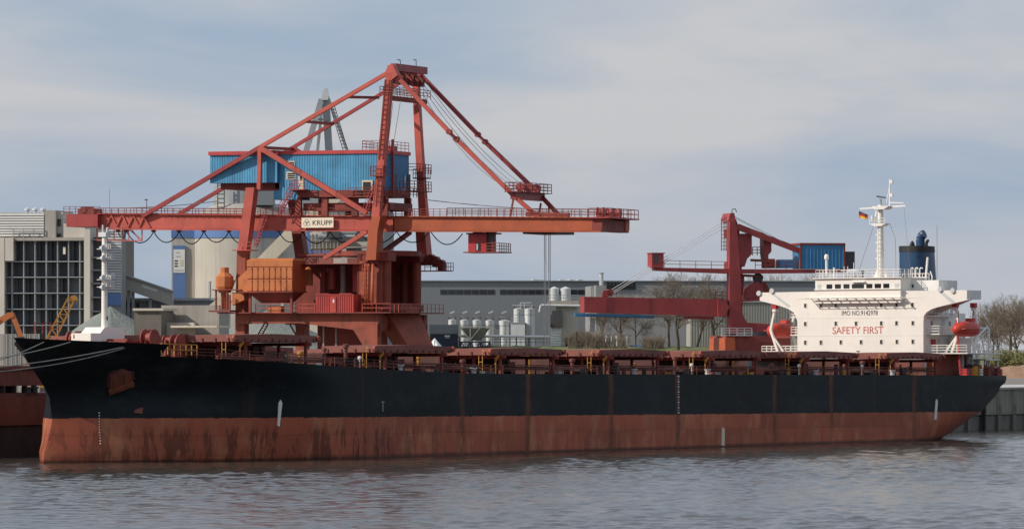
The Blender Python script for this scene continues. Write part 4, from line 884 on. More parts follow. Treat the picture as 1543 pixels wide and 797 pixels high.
# wire ropes: each a part
def wire(nm, p, q_, y0, y1, sag=0.0, r_=0.035, mat=None, n=10):
    A, B = ky(*p, y0), ky(*q_, y1); pts = [A.lerp(B, t / n) - Vector((0, 0, sag * 4 * (t / n) * (1 - t / n))) for t in range(n + 1)]
    g = MB(); g.path(pts, r_, 5); return g.build(nm, mat or M['wire'], cr)
wire('hoist_rope', (634, 122), (783, 285), 6, 3, 0.9); wire('hoist_rope', (635, 129), (780, 286), 5, 2, 1.4); wire('hoist_rope', (636, 140), (776, 288), 3, 1, 2.0); wire('hoist_rope', (641, 123), (800, 288), 7, 5, 1.2)
wire('boom_rope', (645, 301.5), (829, 316), 5, 5, 0.15, 0.05); wire('boom_rope', (330, 303), (170, 314), 5, 4, 0.2, 0.06); 
wire('luffing_rope', (592, 155), (584, 226), 2, 3); wire('luffing_rope', (603, 155), (592, 222), 4, 4)
# machinery house: corrugated walls, red fascia roof
def corrugated(x0, x1, y, z0, z1, pitch=0.34, d=0.035, axis='x'):
    g = MB(); n = max(2, int((x1 - x0) / pitch)); vs_ = []; pr = []
    for k in range(n):
        a = x0 + (x1 - x0) * k / n; w_ = (x1 - x0) / n; pr += [(a, 0), (a + w_ * 0.55, 0), (a + w_ * 0.65, -d), (a + w_ * 0.9, -d)]
    pr.append((x1, 0))
    for t, o in pr:
        for z in (z0, z1): vs_.append((t, y + o, z) if axis == 'x' else (y - o, t, z))
    m_ = len(pr); g.add(vs_, [(2 * i, 2 * i + 2, 2 * i + 3, 2 * i + 1) for i in range(m_ - 1)]); return g
hs = bpy.data.objects.new('machinery_house', None); C.objects.link(hs); hs.parent = cr
HY0, HY1 = -0.5, 9.0
xl, xs_, xr = kx(316.5, HY0 - 0.6), kx(418, HY0 - .6), kx(575, HY0); zr1 = kz(228, HY0, 400); zr0 = kz(233.5, HY0, 400)
zl = kz(276, HY0 - .6, 350); zrb = kz(286.5, HY0, 520); zm = kz(301, HY0, 430); xm = kx(412, HY0)
MB().box(xl + .02, xs_, HY0 - 0.55, HY1 - 0.1, zl, zr0).build('house_core', M['blue2'], hs)
MB().box(xs_, xr - .02, HY0 + 0.05, HY1 - .1, zrb, zr0).build('house_core', M['blue2'], hs)
MB().box(xm, kx(449, HY0), HY0 + 0.05, HY0 + 4, zm, zrb).build('house_core', M['blue2'], hs)
corrugated(xl, xs_, HY0 - 0.6, zl, zr0).build('wall_cladding', M['blue'], hs, recalc=False)
corrugated(xs_ + 0.02, xr, HY0, zrb, zr0).build('wall_cladding', M['blue'], hs, recalc=False)
corrugated(xm, kx(449, HY0), HY0 - 0.012, zm, zrb - 0.004).build('wall_cladding', M['blue'], hs, recalc=False)
corrugated(HY0, HY1, xr, zrb, zr0, axis='y').build('wall_cladding', M['blue2'], hs, recalc=False)  # end wall in darker blue, its shade put into the colour
g = MB(); g.box(xl - 0.15, xs_ + 0.1, HY0 - 0.85, HY1 + 0.2, zr0, zr1); g.box(xs_ + 0.1, xr + 0.2, HY0 - 0.2, HY1 + 0.2, zr0, zr1 - 0.01); g.build('roof', M['fascia'], hs)
g = MB(); g.box(xl + 4.0, xl + 7.2, 2.5, 6, zr1, zr1 + 0.25); g.build('roof_hatch', M['crane_crimson'], hs)
g = MB(); z = zr1; xa = kx(546, HY0); g.rail([(xa, HY0, z), (xr, HY0, z), (xr, HY1, z)], 1.15, 1.4, 0.03, 2); g.rail([(xa, HY0, z), (xa, HY1 - 3, z)], 1.1, 1.4, 0.03, 2); g.build('roof_railing', DRK, hs)
g = MB(); xa = kx(592, 3.5); g.box(xr - 1.2, xr + 0.15, 2.4, 4.6, zr1 - 0.05, zr1 + 0.6); g.build('rope_hood', M['crane_crimson'], hs)
for (x0p, x1p, y0p, y1p) in ((433, 444.5, 243, 249.5), (432, 445.5, 259, 270.5)):
    a, b = ky(x0p, y0p, HY0), ky(x1p, y1p, HY0)
    g = MB(); g.box(a.x, b.x, HY0 - 0.08, HY0 + 0.02, b.z, a.z); g.build('louvre_frame', M['cream'], hs)
    n = 3 if y1p - y0p > 8 else 2
    for k in range(n):
        z0 = b.z + (a.z - b.z) * (0.12 + 0.8 * k / n); g = MB(); g.box(a.x + 0.15, b.x - 0.1, HY0 - 0.12, HY0 - 0.09, z0, z0 + (a.z - b.z) * 0.5 / n); g.build('louvre_slot', M['black'], hs)
a, b = ky(450, 265, HY0), ky(457.5, 285, HY0); g = MB(); g.box(a.x, b.x, HY0 - 0.1, HY0 + 0.02, b.z, a.z); dr = g.build('door', M['cream'], hs)
g = MB(); a, b = ky(452.5, 265.5, HY0), ky(455.5, 271, HY0); g.box(a.x, b.x, HY0 - 0.13, HY0 - 0.1, b.z, a.z); g.build('door_window', M['black'], dr)
a, b = ky(546, 272, HY0), ky(562, 287, HY0); g = MB(); g.box(a.x, b.x, HY0 - 0.15, HY0 + 0.02, b.z, a.z); g.build('opening_frame', M['cream'], hs)
g = MB(); g.box(a.x + 0.15, b.x - 0.25, HY0 - 0.19, HY0 - 0.14, b.z + 0.05, a.z - 0.2); g.build('opening', M['black'], hs)
for y, w_, h_, mt_ in ((3.6, 1.0, 2.1, 'navy'), (7.0, 0.8, 2.2, 'blue2'), (8.4, 1.0, 2.2, 'dark_steel')):
    g = MB(); g.box(xr + 0.03, xr + 0.09, y, y + w_, zrb + 0.1, zrb + h_); d_ = g.build('door', M[mt_], hs)
    if mt_ == 'blue2': g = MB(); g.box(xr + 0.09, xr + 0.12, y + 0.2, y + 0.6, zrb + 1.1, zrb + 1.9); g.build('door_window', M['light_steel'], d_)
g = MB(); g.beam((xr + 0.3, 2.6, zrb - 0.5), (xr + 0.3, 2.6, zr1 + 1.4), 0.3); g.build('house_post', M['crane_crimson'], hs)
g = MB()                                              # support frame beneath
g.box(xl + 1, xm, HY0 + 0.5, HY1 - 0.5, zl - 0.75, zl - 0.02); g.build('house_frame', DRK, hs)
g = MB(); g.box(kx(449, HY0) + 0.05, xr + 0.2, HY0 - 0.3, HY1, zrb - 0.85, zrb - 0.02); g.build('house_frame', DRK, hs)
g = MB(); g.box(kx(470, 3), kx(600, 3), HY0 + 0.6, HY1 - 1, kz(318, 3), zrb - 1.6)
for px in (460, 500, 545, 590): x = kx(px, 2); g.box(x - 0.4, x + 0.4, HY0, HY0 + 0.5, kz(326, 1), zrb - 0.85); g.box(x - 0.4, x + 0.4, HY1 - 1.6, HY1 - 1, kz(326, 1), zrb - 0.85)
g.build('winch_deck', DRK, cr)
g = MB(); a = kz(294, 3); g.rail([(kx(450, -.2), -0.2, zrb - 0.85), (xr, -0.2, zrb - .85)], 0.0001, 3, 0.01, 0); g = MB(); g.box(kx(520, 1), xr + 2.5, -1.3, HY0 - 0.3, zrb - 0.95, zrb - 0.86); g.rail([(kx(530, 0), -1.25, zrb - .86), (xr + 2.4, -1.25, zrb - .86), (xr + 2.4, 9, zrb - .86)], 1.1, 1.2, 0.04, 2); g.build('house_walkway', DRK, cr)
def stairs(p, q_, y, nm='stair', w_=0.9):
    A, B = ky(*p, y), ky(*q_, y); g = MB(); n = max(3, int((B - A).length / 0.4))
    for s in (0, w_):
        o = Vector((0, s, 0)); g.beam(A + o, B + o, 0.16, 0.06); g.beam(A + o + Vector((0, 0, 1)), B + o + Vector((0, 0, 1)), 0.06)
        for k in range(0, n + 1, 3): c = A.lerp(B, k / n) + o; g.beam(c, c + Vector((0, 0, 1)), 0.05)
    for k in range(1, n): c = A.lerp(B, k / n); g.box(c.x - 0.12, c.x + 0.12, y, y + w_, c.z - 0.02, c.z + 0.02)
    g.build(nm, M['crane_crimson'], cr)
stairs((418, 325), (441, 284), -1.9); stairs((548, 322), (562, 288), -1.6); stairs((383, 372), (397, 330), YF - 1.9)
a = ky(445, 283, -1.9); g = MB(); g.box(a.x - 0.9, a.x + 1.3, -2.0, HY0, a.z - 0.3, a.z - 0.2); g.rail([(a.x - .8, -1.95, a.z - .2), (a.x + 1.2, -1.95, a.z - .2)], 1.1, 0.8, 0.04, 2); g.build('door_landing', M['crane_crimson'], cr)
# girder railing in runs
for p0, p1, y in ((96, 150, -1.0), (150, 375, -0.35), (392, 558, -0.35), (596, 905, -0.35)):
    A = ky(p0, 323 if p1 <= 150 else 325 + (1.5 if p0 > 500 else 0), y); B = ky(p1, 323 if p1 <= 150 else 326 + (2 if p0 > 500 else 0), y)
    g = MB(); g.rail([A, B], 0.98, 0.85, 0.032, 2); g.build('girder_railing', DRK, cr)
for p0, p1 in ((100, 380), (392, 590), (630, 880)):
    y = 10.4; A = ky(p0 + 44, 325, y); B = ky(p1 + 44, 327, y); g = MB(); g.rail([A, B], 0.98, 1.1, 0.032, 2); g.build('girder_railing', DRK, cr)
a = ky(221, 324, 4); b = ky(221, 302, 4); g = MB(); g.beam(a, b, 0.07); g.box(b.x - 0.25, b.x + 0.1, 3.9, 4.1, b.z, b.z + 0.15); g.build('walkway_lamp', M['dark_steel'], cr)
g = MB(); a = ky(165, 323, 3); g.tube(a, ky(165, 285, 3), 0.025, 5); g.build('aerial', M['wire'], cr)
# sign
a, b = ky(455, 328.3, -0.35), ky(503, 343, -0.35)
g = MB(); g.box(a.x, b.x, -0.5, -0.3, b.z, a.z); sg = g.build('sign', M['sign_cream'], cr)
g = MB(); g.box(a.x + .3, b.x - .3, -0.3, 0.0, b.z + .2, b.z + .4); g.box(a.x + .3, b.x - .3, -.3, 0, a.z - .4, a.z - .2); g.build('sign_bracket', DRK, sg)
hgt = a.z - b.z
lettering('sign_lettering', 'KRUPP', 0.86, M['ink'], sg, (a.x + (b.x - a.x) * 0.335, -0.513, b.z + hgt * 0.26), width=(b.x - a.x) * 0.61)
for dx, dz in ((0, 0.19), (-0.18, -0.12), (0.18, -0.12)):
    c = Vector((a.x + (b.x - a.x) * 0.165, -0.50, b.z + hgt * 0.5)); g = MB(); n = 24; R1, R0 = 0.27, 0.225; vs_ = []
    for k in range(n):
        an_ = 2 * pi * k / n
        for r_ in (R0, R1):
            for yy in (-0.5, -0.512): vs_.append((c.x + dx + r_ * cos(an_), yy, c.z + dz + r_ * sin(an_)))
    fs = []
    for k in range(n):
        i, j = 4 * k, 4 * ((k + 1) % n); fs += [(i + 1, i + 3, j + 3, j + 1), (i, j, j + 2, i + 2), (i, i + 1, j + 1, j), (i + 2, j + 2, j + 3, i + 3)]
    g.add(vs_, fs); g.build('sign_ring', M['ink'], sg)
# braces under the girder
strut('knee_brace', (553, 349), (489, 389), YF, YF, 0.5, RED); strut('knee_brace', (618, 350), (572, 384), YR - 3, YF + 6, 0.5, DRK)
# festoon cable loops
xs = [170 + 38.8 * k for k in range(15)]; xs = [178, 190.5, 231.5, 270, 307, 345, 382, 420, 456, 497, 540, 597, 647]
for i, (p0, p1) in enumerate(zip(xs[:-1], xs[1:])):
    A, B = ky(p0, 348.5, 2.2), ky(p1, 349, 2.2); dip = 1.6 * random.uniform(0.85, 1.08) if p1 - p0 > 25 else 0.8; n = 12
    if 360 < p0 < 400: continue
    g = MB(); g.path([A.lerp(B, t / n) - Vector((0, 0, dip * (1 - (2 * t / n - 1) ** 2) ** 0.9)) for t in range(n + 1)], 0.07, 6); g.build('festoon_cable', M['rubber'], cr, smooth=True)
    g = MB(); g.box(A.x - 0.25, A.x + 0.25, 2.0, 2.4, A.z - 0.1, A.z + 0.25); g.build('festoon_trolley', DRK, cr)
A, B = ky(649, 349, 2.2), ky(697, 352, 2.2); g = MB(); g.path([A.lerp(B, t / 12) - Vector((0, 0, 1.5 * (1 - (2 * t / 12 - 1) ** 2))) for t in range(13)], 0.07, 6); g.build('festoon_cable', M['rubber'], cr, smooth=True)
# operator's cab hanging under the boom
a, b = ky(705.5, 353, 1.2), ky(733, 381, 1.2)
cab = bpy.data.objects.new('operator_cab', None); C.objects.link(cab); cab.parent = cr
MB().box(a.x, b.x, 1.2, 4.6, b.z + 0.15, a.z).build('cab_body', M['bright_red'], cab)
g = MB(); g.box(a.x - 0.5, b.x + 2.0, 0.7, 5.0, b.z, b.z + 0.14); g.build('cab_floor', DRK, cab)
c0, c1 = ky(717, 366.5, 1.2), ky(724, 378, 1.2)
g = MB(); g.box(c0.x, c1.x, 1.15, 1.19, c1.z, c0.z); g.build('cab_window', M['pane'], cab)
g = MB(); g.box(c0.x + 0.12, c0.x + 0.3, 1.12, 1.15, c1.z + .1, c0.z - .1); g.build('window_bar', M['light_steel'], cab)
g = MB(); g.box(b.x - .02, b.x + 0.03, 1.7, 2.8, b.z + 0.2, b.z + 2.0); g.build('cab_door', DRK, cab)
g = MB(); g.rail([(b.x + 0.1, 0.8, b.z + .1), (b.x + 1.9, 0.8, b.z + .1), (b.x + 1.9, 4.8, b.z + .1)], 1.1, 0.8, 0.04, 2); g.ladder((b.x + 1.0, 1.0, b.z), (b.x + 1.0, 1.0, a.z + 0.2), 0.6, 0.04); g.build('cab_railing', DRK, cab)
g = MB(); g.box(a.x - 0.4, b.x + 1.0, 1.5, 4.0, a.z, a.z + 0.18)
g.tube((a.x + 0.8, 1.4, a.z + .25), (a.x + 0.8, 4.2, a.z + .25), 0.28, 10); g.tube((b.x, 1.4, a.z + .25), (b.x, 4.2, a.z + .25), 0.28, 10); g.build('cab_carriage', DRK, cab)
g = MB(); c = ky(738, 366, 1.6); g.box(c.x - 0.3, c.x + 0.35, 1.4, 2.6, c.z - 0.2, c.z + 1.4); g.build('cab_unit', M['dark_steel'], cab)
# grab trolley and hoist ropes down to the hold
a, b = ky(795, 349.5, 3), ky(842, 351.5, 3); g = MB(); g.box(a.x, b.x, 1.2, 8.8, b.z - 0.1, a.z + 0.1); g.box(a.x + 1.2, b.x - 1.0, 2, 8, a.z + .1, a.z + 0.35); g.build('grab_trolley', M['dark_steel'], cr)
for px, y in ((820.3, 3.2), (822.6, 3.8), (826.8, 4.6), (829, 5.2)):
    A = ky(px, 351, y); g = MB(); g.tube(A, (A.x, A.y, 9.5), 0.045, 5); g.build('grab_rope', M['wire'], cr)

# ---- portal: platform beam, lower legs, hopper, dust filter, switch container
PZ = kz(472, -3); PB = kz(488, -3)
x0, x1 = kx(356, -3.6, 480), kx(566, -3.6, 480)
g = MB(); A = [(x0, PZ), (x1 + 0.3, PZ - 0.1), (x1 + 0.3, PB - 1.6), (x1 - 2.0, PB - 1.2), (x1 - 3.2, PB - 0.7), (kx(450, -3.6), PB + 0.1), (x0, PB)]
g.prism(A, 1, -3.6, -2.6); g.build('portal_beam', M['oxide'], cr)
g = MB(); A = [(x, z) for x, z in A]; g.prism(A, 1, 12.6, 13.8); g.build('portal_beam', M['oxide'], cr)
g = MB(); g.box(x0 - 2.2, x1 + 2.4, -4.6, 14.4, PZ, PZ + 0.14); g.build('portal_platform', DRK, cr)
g = MB(); z = PZ + .14; g.rail([(x0 + 3, -4.5, z), (kx(474, -4.5), -4.5, z)], 1.05, 1.5, 0.035, 1); g.rail([(kx(546, -4.5), -4.5, z), (x1 + 2.3, -4.5, z), (x1 + 2.3, 14.3, z)], 1.05, 1.5, 0.035, 1); g.build('platform_railing', M['crane_red'], cr)
xq = x1 - 0.5
for y in (-3.1, 13.2):                                # flared seaside legs
    g = MB(); g.prism([(xq - 1.2, 6.1), (xq + 0.8, 6.1), (xq + 0.8, PB - 0.1), (xq - 2.6, PB - 0.5), (xq - 1.2, PB - 2.6)], 1, y - 0.7, y + 0.7); g.build('portal_leg', M['oxide'], cr)
g = MB(); g.prism([(-2.3, PZ - .3), (12.3, PZ - .3), (12.3, PZ - 3.2), (11, PZ - 2.2), (-1, PZ - 2.2), (-2.3, PZ - 3.2)], 0, xq - 0.2, xq + 0.4); g.build('portal_end_beam', M['oxide'], cr)
g = MB(); g.box(x0 + 8, x1 - 1.5, 4.0, 4.3, 6.1, PB); g.build('portal_wall', M['crane_dark'], cr)
for px in (488, 507): a = kx(px, -1); g = MB(); g.box(a - 0.08, a + 0.08, -1.2, -1.0, 6.1, PB); g.build('portal_pipe', M['concrete'], cr)
g = MB(); g.beam(ky(398, 488, 0), ky(384, 512, 0), 0.14); g.beam(ky(404, 488, 0), ky(391, 512, 0), 0.14)
for k in range(7): t_ = k / 7; g.beam(ky(398 - 14 * t_, 488 + 24 * t_, 0), ky(404 - 13 * t_, 488 + 24 * t_, 0), 0.08)
g.build('portal_stair', DRK, cr)
strut('portal_brace', (437, 489), (448, 508), 4, 4, .16, DRK); strut('portal_brace', (445, 489), (449, 500), 4, 4, .12, DRK)
# rail bogies
for x in (x0 + 0.7, xq):
    for y in (-3, 13):
        g = MB(); g.box(x - 0.5, x + 0.5, y - 2.4, y + 2.4, QZ + 0.3, QZ + 1.3)
        for k in (-1.6, -0.6, 0.6, 1.6): g.tube((x - 0.25, y + k, QZ + 0.4), (x + 0.25, y + k, QZ + 0.4), 0.4, 12)
        g.build('bogie', DRK, cr)
# hopper box, open to the water side, rounded corner columns
hz0, hz1 = kz(458, 0), kz(383, 0); hxl, hxr = kx(556, -1.5), kx(575, -1.5)
hop = bpy.data.objects.new('hopper', None); C.objects.link(hop); hop.parent = cr
HB = 12.0
MB().box(hxl - 1.6, hxl - 1.3, -1.5, HB, hz0, hz1).build('hopper_back', DRK, hop)
MB().box(hxl - 1.6, hxr - 0.4, -1.5, -1.2, hz0, hz1).build('hopper_side', M['oxide'], hop)
MB().box(hxl - 1.6, hxr - 0.4, HB - .3, HB, hz0, hz1).build('hopper_side', M['oxide'], hop)
MB().box(hxl - 1.6, hxr - 0.2, -1.2, HB - .3, hz0 - 0.1, hz0 + 0.1).build('hopper_floor', DRK, hop); MB().box(hxl - 1.3, hxr - 0.35, -1.2, HB - .3, hz1 - 0.4, hz1 - 0.2).build('hopper_shade_lid', M['dark_steel'], hop)  # solid lid added below the rim to keep the inside dark
for y in (-0.6, HB - 1.2):
    for k, dx in enumerate((-1.9, -0.75, 0.0)):
        g = MB(); yy = y + (0.0, 0.1, 0.7)[k] if y < 3 else y - (0.0, 0.2, 1.1)[k] + 1.0
        g.tube((hxr + dx, yy, hz0 - 1.2), (hxr + dx, yy, hz1 - 0.8), 0.62, 14); g.build('corner_column', M['oxide'], hop, smooth=40)
    g = MB(); yb = y + 0.6; g.box(hxr - 3.0, hxr + 0.8, yb - 1.5, yb + 1.5, hz1 - 0.9, hz1 + 0.2); g.build('column_cap', M['crane_dark'], hop)
g = MB(); g.lathe((hxl - 1.5, 6, hz1 - 0.3), [(4.6, 0), (5.3, 0.1), (5.3, 0.7), (4.7, 0.75), (4.6, 0)], 24); g.build('hopper_rim', DRK, hop, smooth=40)
g = MB(); g.prism([(0.3, hz1 - 0.3), (HB - 2.0, hz1 - 0.3), (HB - 2.0, hz1 + 0.25), (5.5, hz1 + 0.45), (0.3, hz1 + 0.3)], 0, hxr - 0.3, hxr); g.build('hopper_lip', DRK, hop)
# spill chute
A = [ky(577, 462, 0.5), ky(629, 463, 8), ky(655, 526, 6.5), ky(618, 526, 1.5)]
g = MB(); B_ = [p + Vector((-2.2, 0.6, 0)) for p in A]; g.add(A + B_, [(0, 1, 2, 3), (7, 6, 5, 4), (0, 4, 5, 1), (1, 5, 6, 2), (2, 6, 7, 3), (3, 7, 4, 0)]); g.build('spill_chute', M['oxide'], cr)
g = MB(); a, b = ky(572, 452, 0), ky(629, 463, 9); g.box(hxr - 0.3, hxr + 0.9, -1, HB - 1, PZ + .3, PZ + 1.1); g.build('chute_frame', DRK, cr)
for px in (551, 556, 562): a, b = ky(px, 398, -2.6), ky(px - 1.5, 470, -2.6); g = MB(); g.tube(a, b, 0.2, 8); g.build('dust_pipe', M['crane_orange'], cr, smooth=True)
g = MB(); g.ladder(ky(549, 398, -3), ky(547, 470, -3), 0.5, 0.035); g.build('hopper_ladder', M['crane_orange'], cr)
# working platform at the far corner and cable reel bits
a = ky(668, 409, 11.5); g = MB(); g.box(hxr, a.x + 0.8, 11, 13, a.z, a.z + .12); g.rail([(hxr + 1, 11.1, a.z + .1), (a.x + .8, 11.1, a.z + .1), (a.x + .8, 13, a.z + .1)], 1.0, 0.9, 0.035, 1); g.build('corner_platform', DRK, cr)
for px, py in ((657, 392), (665, 397), (650, 389), (553, 389), (560, 385), (566, 388)):
    p = ky(px, py, -1.6 if px < 600 else 11.8); g = MB(); g.lathe(p, [(0.5, -0.5), (0.5, 0.5)], 12, 'y'); g.box(p.x - 0.4, p.x + 0.4, p.y - 0.3, p.y + 0.9, p.z - 0.9, p.z); g.build('hopper_drive', DRK, cr)
# dark gear behind the filter: wall, beam, silencers
a, b = ky(458, 389, 0.5), ky(546, 397.5, 0.5); n = 4
for k in range(n): g = MB(); w_ = (b.x - a.x) / n; g.box(a.x + w_ * k + 0.03, a.x + w_ * (k + 1) - 0.03, 0.5, 0.9, b.z, a.z); g.build('walkway_panel', M['cladding2' if k == 2 else 'hatch'], cr)
g = MB(); a = ky(450, 385.5, 2); b = ky(560, 384, 2); g.tube(a, b, 0.22, 8); g.rail([ky(470, 386, 2.4), ky(556, 384, 2.4)], 0.9, 1.2, 0.04, 1); g.build('overhead_pipe', DRK, cr)
g = MB(); g.box(kx(444, 5), kx(552, 5), 5, 6, PZ, kz(396, 5)); g.build('machinery_wall', DRK, cr)
MB().box(a.x - 1, b.x + 1, 0.92, 8, kz(394, 2), kz(391, 2)).build('added_shade_roof', DRK, cr); MB().box(a.x - 1, b.x + .4, -2.4, 0.48, kz(398.5, 0), kz(397.4, 0)).build('added_shade_awning', DRK, cr)  # slabs added above the machinery to keep it in shade
g = MB(); a = ky(465, 400, 1.6); g.lathe((a.x, 1.6, kz(430, 1.6)), [(0.55, 0), (0.55, kz(406, 1.6) - kz(430, 1.6)), (0.2, kz(402, 1.6) - kz(430, 1.6))], 14); g.build('silencer', M['orange'], cr, smooth=40)
for px, r_, t0, t1, mt_ in ((517, 0.35, 400, 455, 'concrete'), (500, 0.6, 405, 436, 'crane_crimson'), (539, 0.7, 398, 440, 'container_red'), (487, 0.4, 410, 445, 'crane_dark'), (455, 0.5, 408, 440, 'crane_crimson')):
    a = ky(px, t1, 2.4); b = ky(px, t0, 2.4); g = MB(); g.tube(a, b, r_, 12); g.build('duct', M[mt_], cr, smooth=40)
# dust filter housing with two rows of access panels
FY = -5.2; a, b = ky(372, 393, FY), ky(441, 439, FY)
fl = bpy.data.objects.new('dust_filter', None); C.objects.link(fl); fl.parent = cr
MB().box(a.x, b.x, FY + .02, FY + 4.2, b.z, a.z).build('filter_body', M['crane_orange'], fl); MB().box(a.x, b.x, FY - .06, FY + .02, kz(401, FY), a.z).build('filter_header', M['orange'], fl)
g = MB(); g.hexa([(a.x - 0.05, FY - .05, a.z), (b.x + .05, FY - .05, a.z), (b.x + .05, FY + 4.25, a.z), (a.x - .05, FY + 4.25, a.z)], [(a.x + 0.3, FY + .6, a.z + 0.3), (b.x - 0.1, FY + .6, a.z + .3), (b.x - .1, FY + 3.8, a.z + .3), (a.x + .3, FY + 3.8, a.z + .3)]); g.build('filter_roof', M['orange'], fl)
zs = [b.z, kz(420, FY), kz(401.5, FY)]
for r_ in range(2):
    for k in range(8):
        w_ = (b.x - a.x) / 8; g = MB(); g.box(a.x + w_ * k + 0.06, a.x + w_ * (k + 1) - 0.06, FY - 0.08, FY + .01, zs[r_] + 0.07, zs[r_ + 1] - 0.07); o = g.build('access_panel', M['orange'], fl)
        g = MB(); c = a.x + w_ * (k + 1) - 0.1
        for zz in (zs[r_] + 0.25, zs[r_ + 1] - 0.25): g = MB(); g.box(c - 0.05, c + 0.16, FY - 0.12, FY - 0.075, zz - 0.06, zz + 0.06); g.build('panel_latch', DRK, o)
g = MB(); e = ky(357, 425, FY); g.prism([(a.x, b.z), (a.x, kz(404, FY)), (e.x, kz(418, FY)), (e.x, b.z)], 1, FY + 0.4, FY + 3.6); g.build('filter_duct', M['orange'], fl)
g = MB(); g.hexa([(a.x + 1.5, FY + 1.2, kz(456, FY)), (b.x - 1.2, FY + 1.2, kz(456, FY)), (b.x - 1.2, FY + 3, kz(456, FY)), (a.x + 1.5, FY + 3, kz(456, FY))], [(a.x, FY + 0.1, b.z - .1), (b.x, FY + .1, b.z - .1), (b.x, FY + 4.1, b.z - .1), (a.x, FY + 4.1, b.z - .1)]); g.build('filter_bin', DRK, fl)
g = MB(); g.box(a.x - 1.2, b.x + 0.2, FY - 0.5, FY + 4.4, b.z - 0.14, b.z - 0.02); g.build('filter_floor', DRK, fl)
for x in (a.x + 0.3, b.x - 0.3): g = MB(); g.box(x - 0.15, x + 0.15, FY + .2, FY + .5, PZ, b.z - .14); g.build('filter_post', DRK, fl)
a2, b2 = ky(405, 461, -4), ky(424, 471, -4); g = MB(); g.box(a2.x, b2.x, -4.2, -3.0, b2.z, a2.z); g.build('tool_chest', M['orange'], cr)
g = MB(); a2, b2 = ky(428, 452, -1), ky(434, 468, -1)
# fan and stack on the left
sx = ky(338.5, 430, FY + 1.5); zq = lambda py: kz(py, FY + 1.5, 338)
g = MB(); g.lathe((sx.x, FY + 1.5, 0), [(0.75, zq(441)), (1.12, zq(432)), (1.12, zq(417)), (0.55, zq(410.5)), (0.55, zq(403)), (0.5, zq(403))], 8, a0=pi / 8); g.build('exhaust_stack', M['orange'], cr)
g = MB(); g.tube((sx.x, FY + 1.5, zq(466)), (sx.x, FY + 1.5, zq(441)), 0.5, 12); g.build('stack_duct', M['crane_orange'], cr, smooth=40)
g = MB(); g.box(sx.x - 1.2, sx.x + 2.8, FY + 0.2, FY + 2.9, zq(437.5), zq(436)); g.box(sx.x - 1.6, sx.x + 1.2, FY + 0.1, FY + 3, zq(470), zq(467.5))
for x in (sx.x - 0.75, sx.x + 0.75): g.box(x - 0.1, x + 0.1, FY + .4, FY + .6, zq(467), zq(437))
g.build('stack_stand', DRK, cr)
g = MB(); a2 = ky(354, 457, FY + 1); g.prism([(a2.x - 0.2, zq(460)), (a2.x + 1.4, zq(452)), (a2.x + 1.4, zq(441)), (a2.x - 0.2, zq(441))], 1, FY + .6, FY + 2.4); g.build('fan_casing', M['orange'], cr)
g = MB(); a2, b2 = ky(346, 444, FY), ky(346, 471, FY); g.beam(a2, b2, 0.22); g.build('platform_post', DRK, cr)
strut('pipe', (349, 435), (363, 396), FY + 3, FY + 3, 0.2, M['light_steel'])
a = ky(352, 378, YF - 1); b = ky(384, 376, YF - 1); g = MB(); g.box(a.x, b.x - .3, YF - 1.6, YF + 1, a.z, a.z + 0.12); g.rail([(kx(368, YF - 1.5), YF - 1.5, a.z + .1), (b.x - .3, YF - 1.5, a.z + .1)], 1.0, 0.9, 0.035, 1); g.box(a.x + 1.0, a.x + 1.4, YF - 1.5, YF - 1.2, a.z + .1, a.z + .5); g.build('leg_landing', M['crane_red'], cr)
# switchgear container on the platform
CY = -4.4; a, b = ky(476, 444, CY), ky(533, 471.5, CY)
ct_ = bpy.data.objects.new('switchgear_container', None); C.objects.link(ct_); ct_.parent = cr
MB().box(a.x + .04, b.x - .04, CY + .06, CY + 2.7, b.z, a.z).build('container_body', M['container_red'], ct_)
corrugated(a.x, b.x, CY, b.z, a.z - 0.05, 0.3, 0.07).build('container_side', M['container_red'], ct_, recalc=False)
g = MB(); g.box(a.x - .05, b.x + .05, CY - 0.09, CY + 2.75, a.z - .05, a.z + 0.06); g.box(a.x + 0.1, a.x + 1.8, CY - .12, CY + .3, a.z + .06, a.z + .16); g.box(b.x - 1.9, b.x - .3, CY - .12, CY + .3, a.z + .06, a.z + .16); g.build('container_roof', M['container_red'], ct_)
c0, c1 = ky(497.5, 447, CY), ky(506.5, 471, CY); g = MB(); g.box(c0.x, c1.x, CY - 0.12, CY - .05, c1.z, c0.z); d_ = g.build('door', M['container_red'], ct_)
g = MB(); g.box(c0.x + .4, c0.x + .6, CY - .14, CY - .12, c0.z - 0.75, c0.z - .35); g.build('door_sign', M['print_white'], d_)

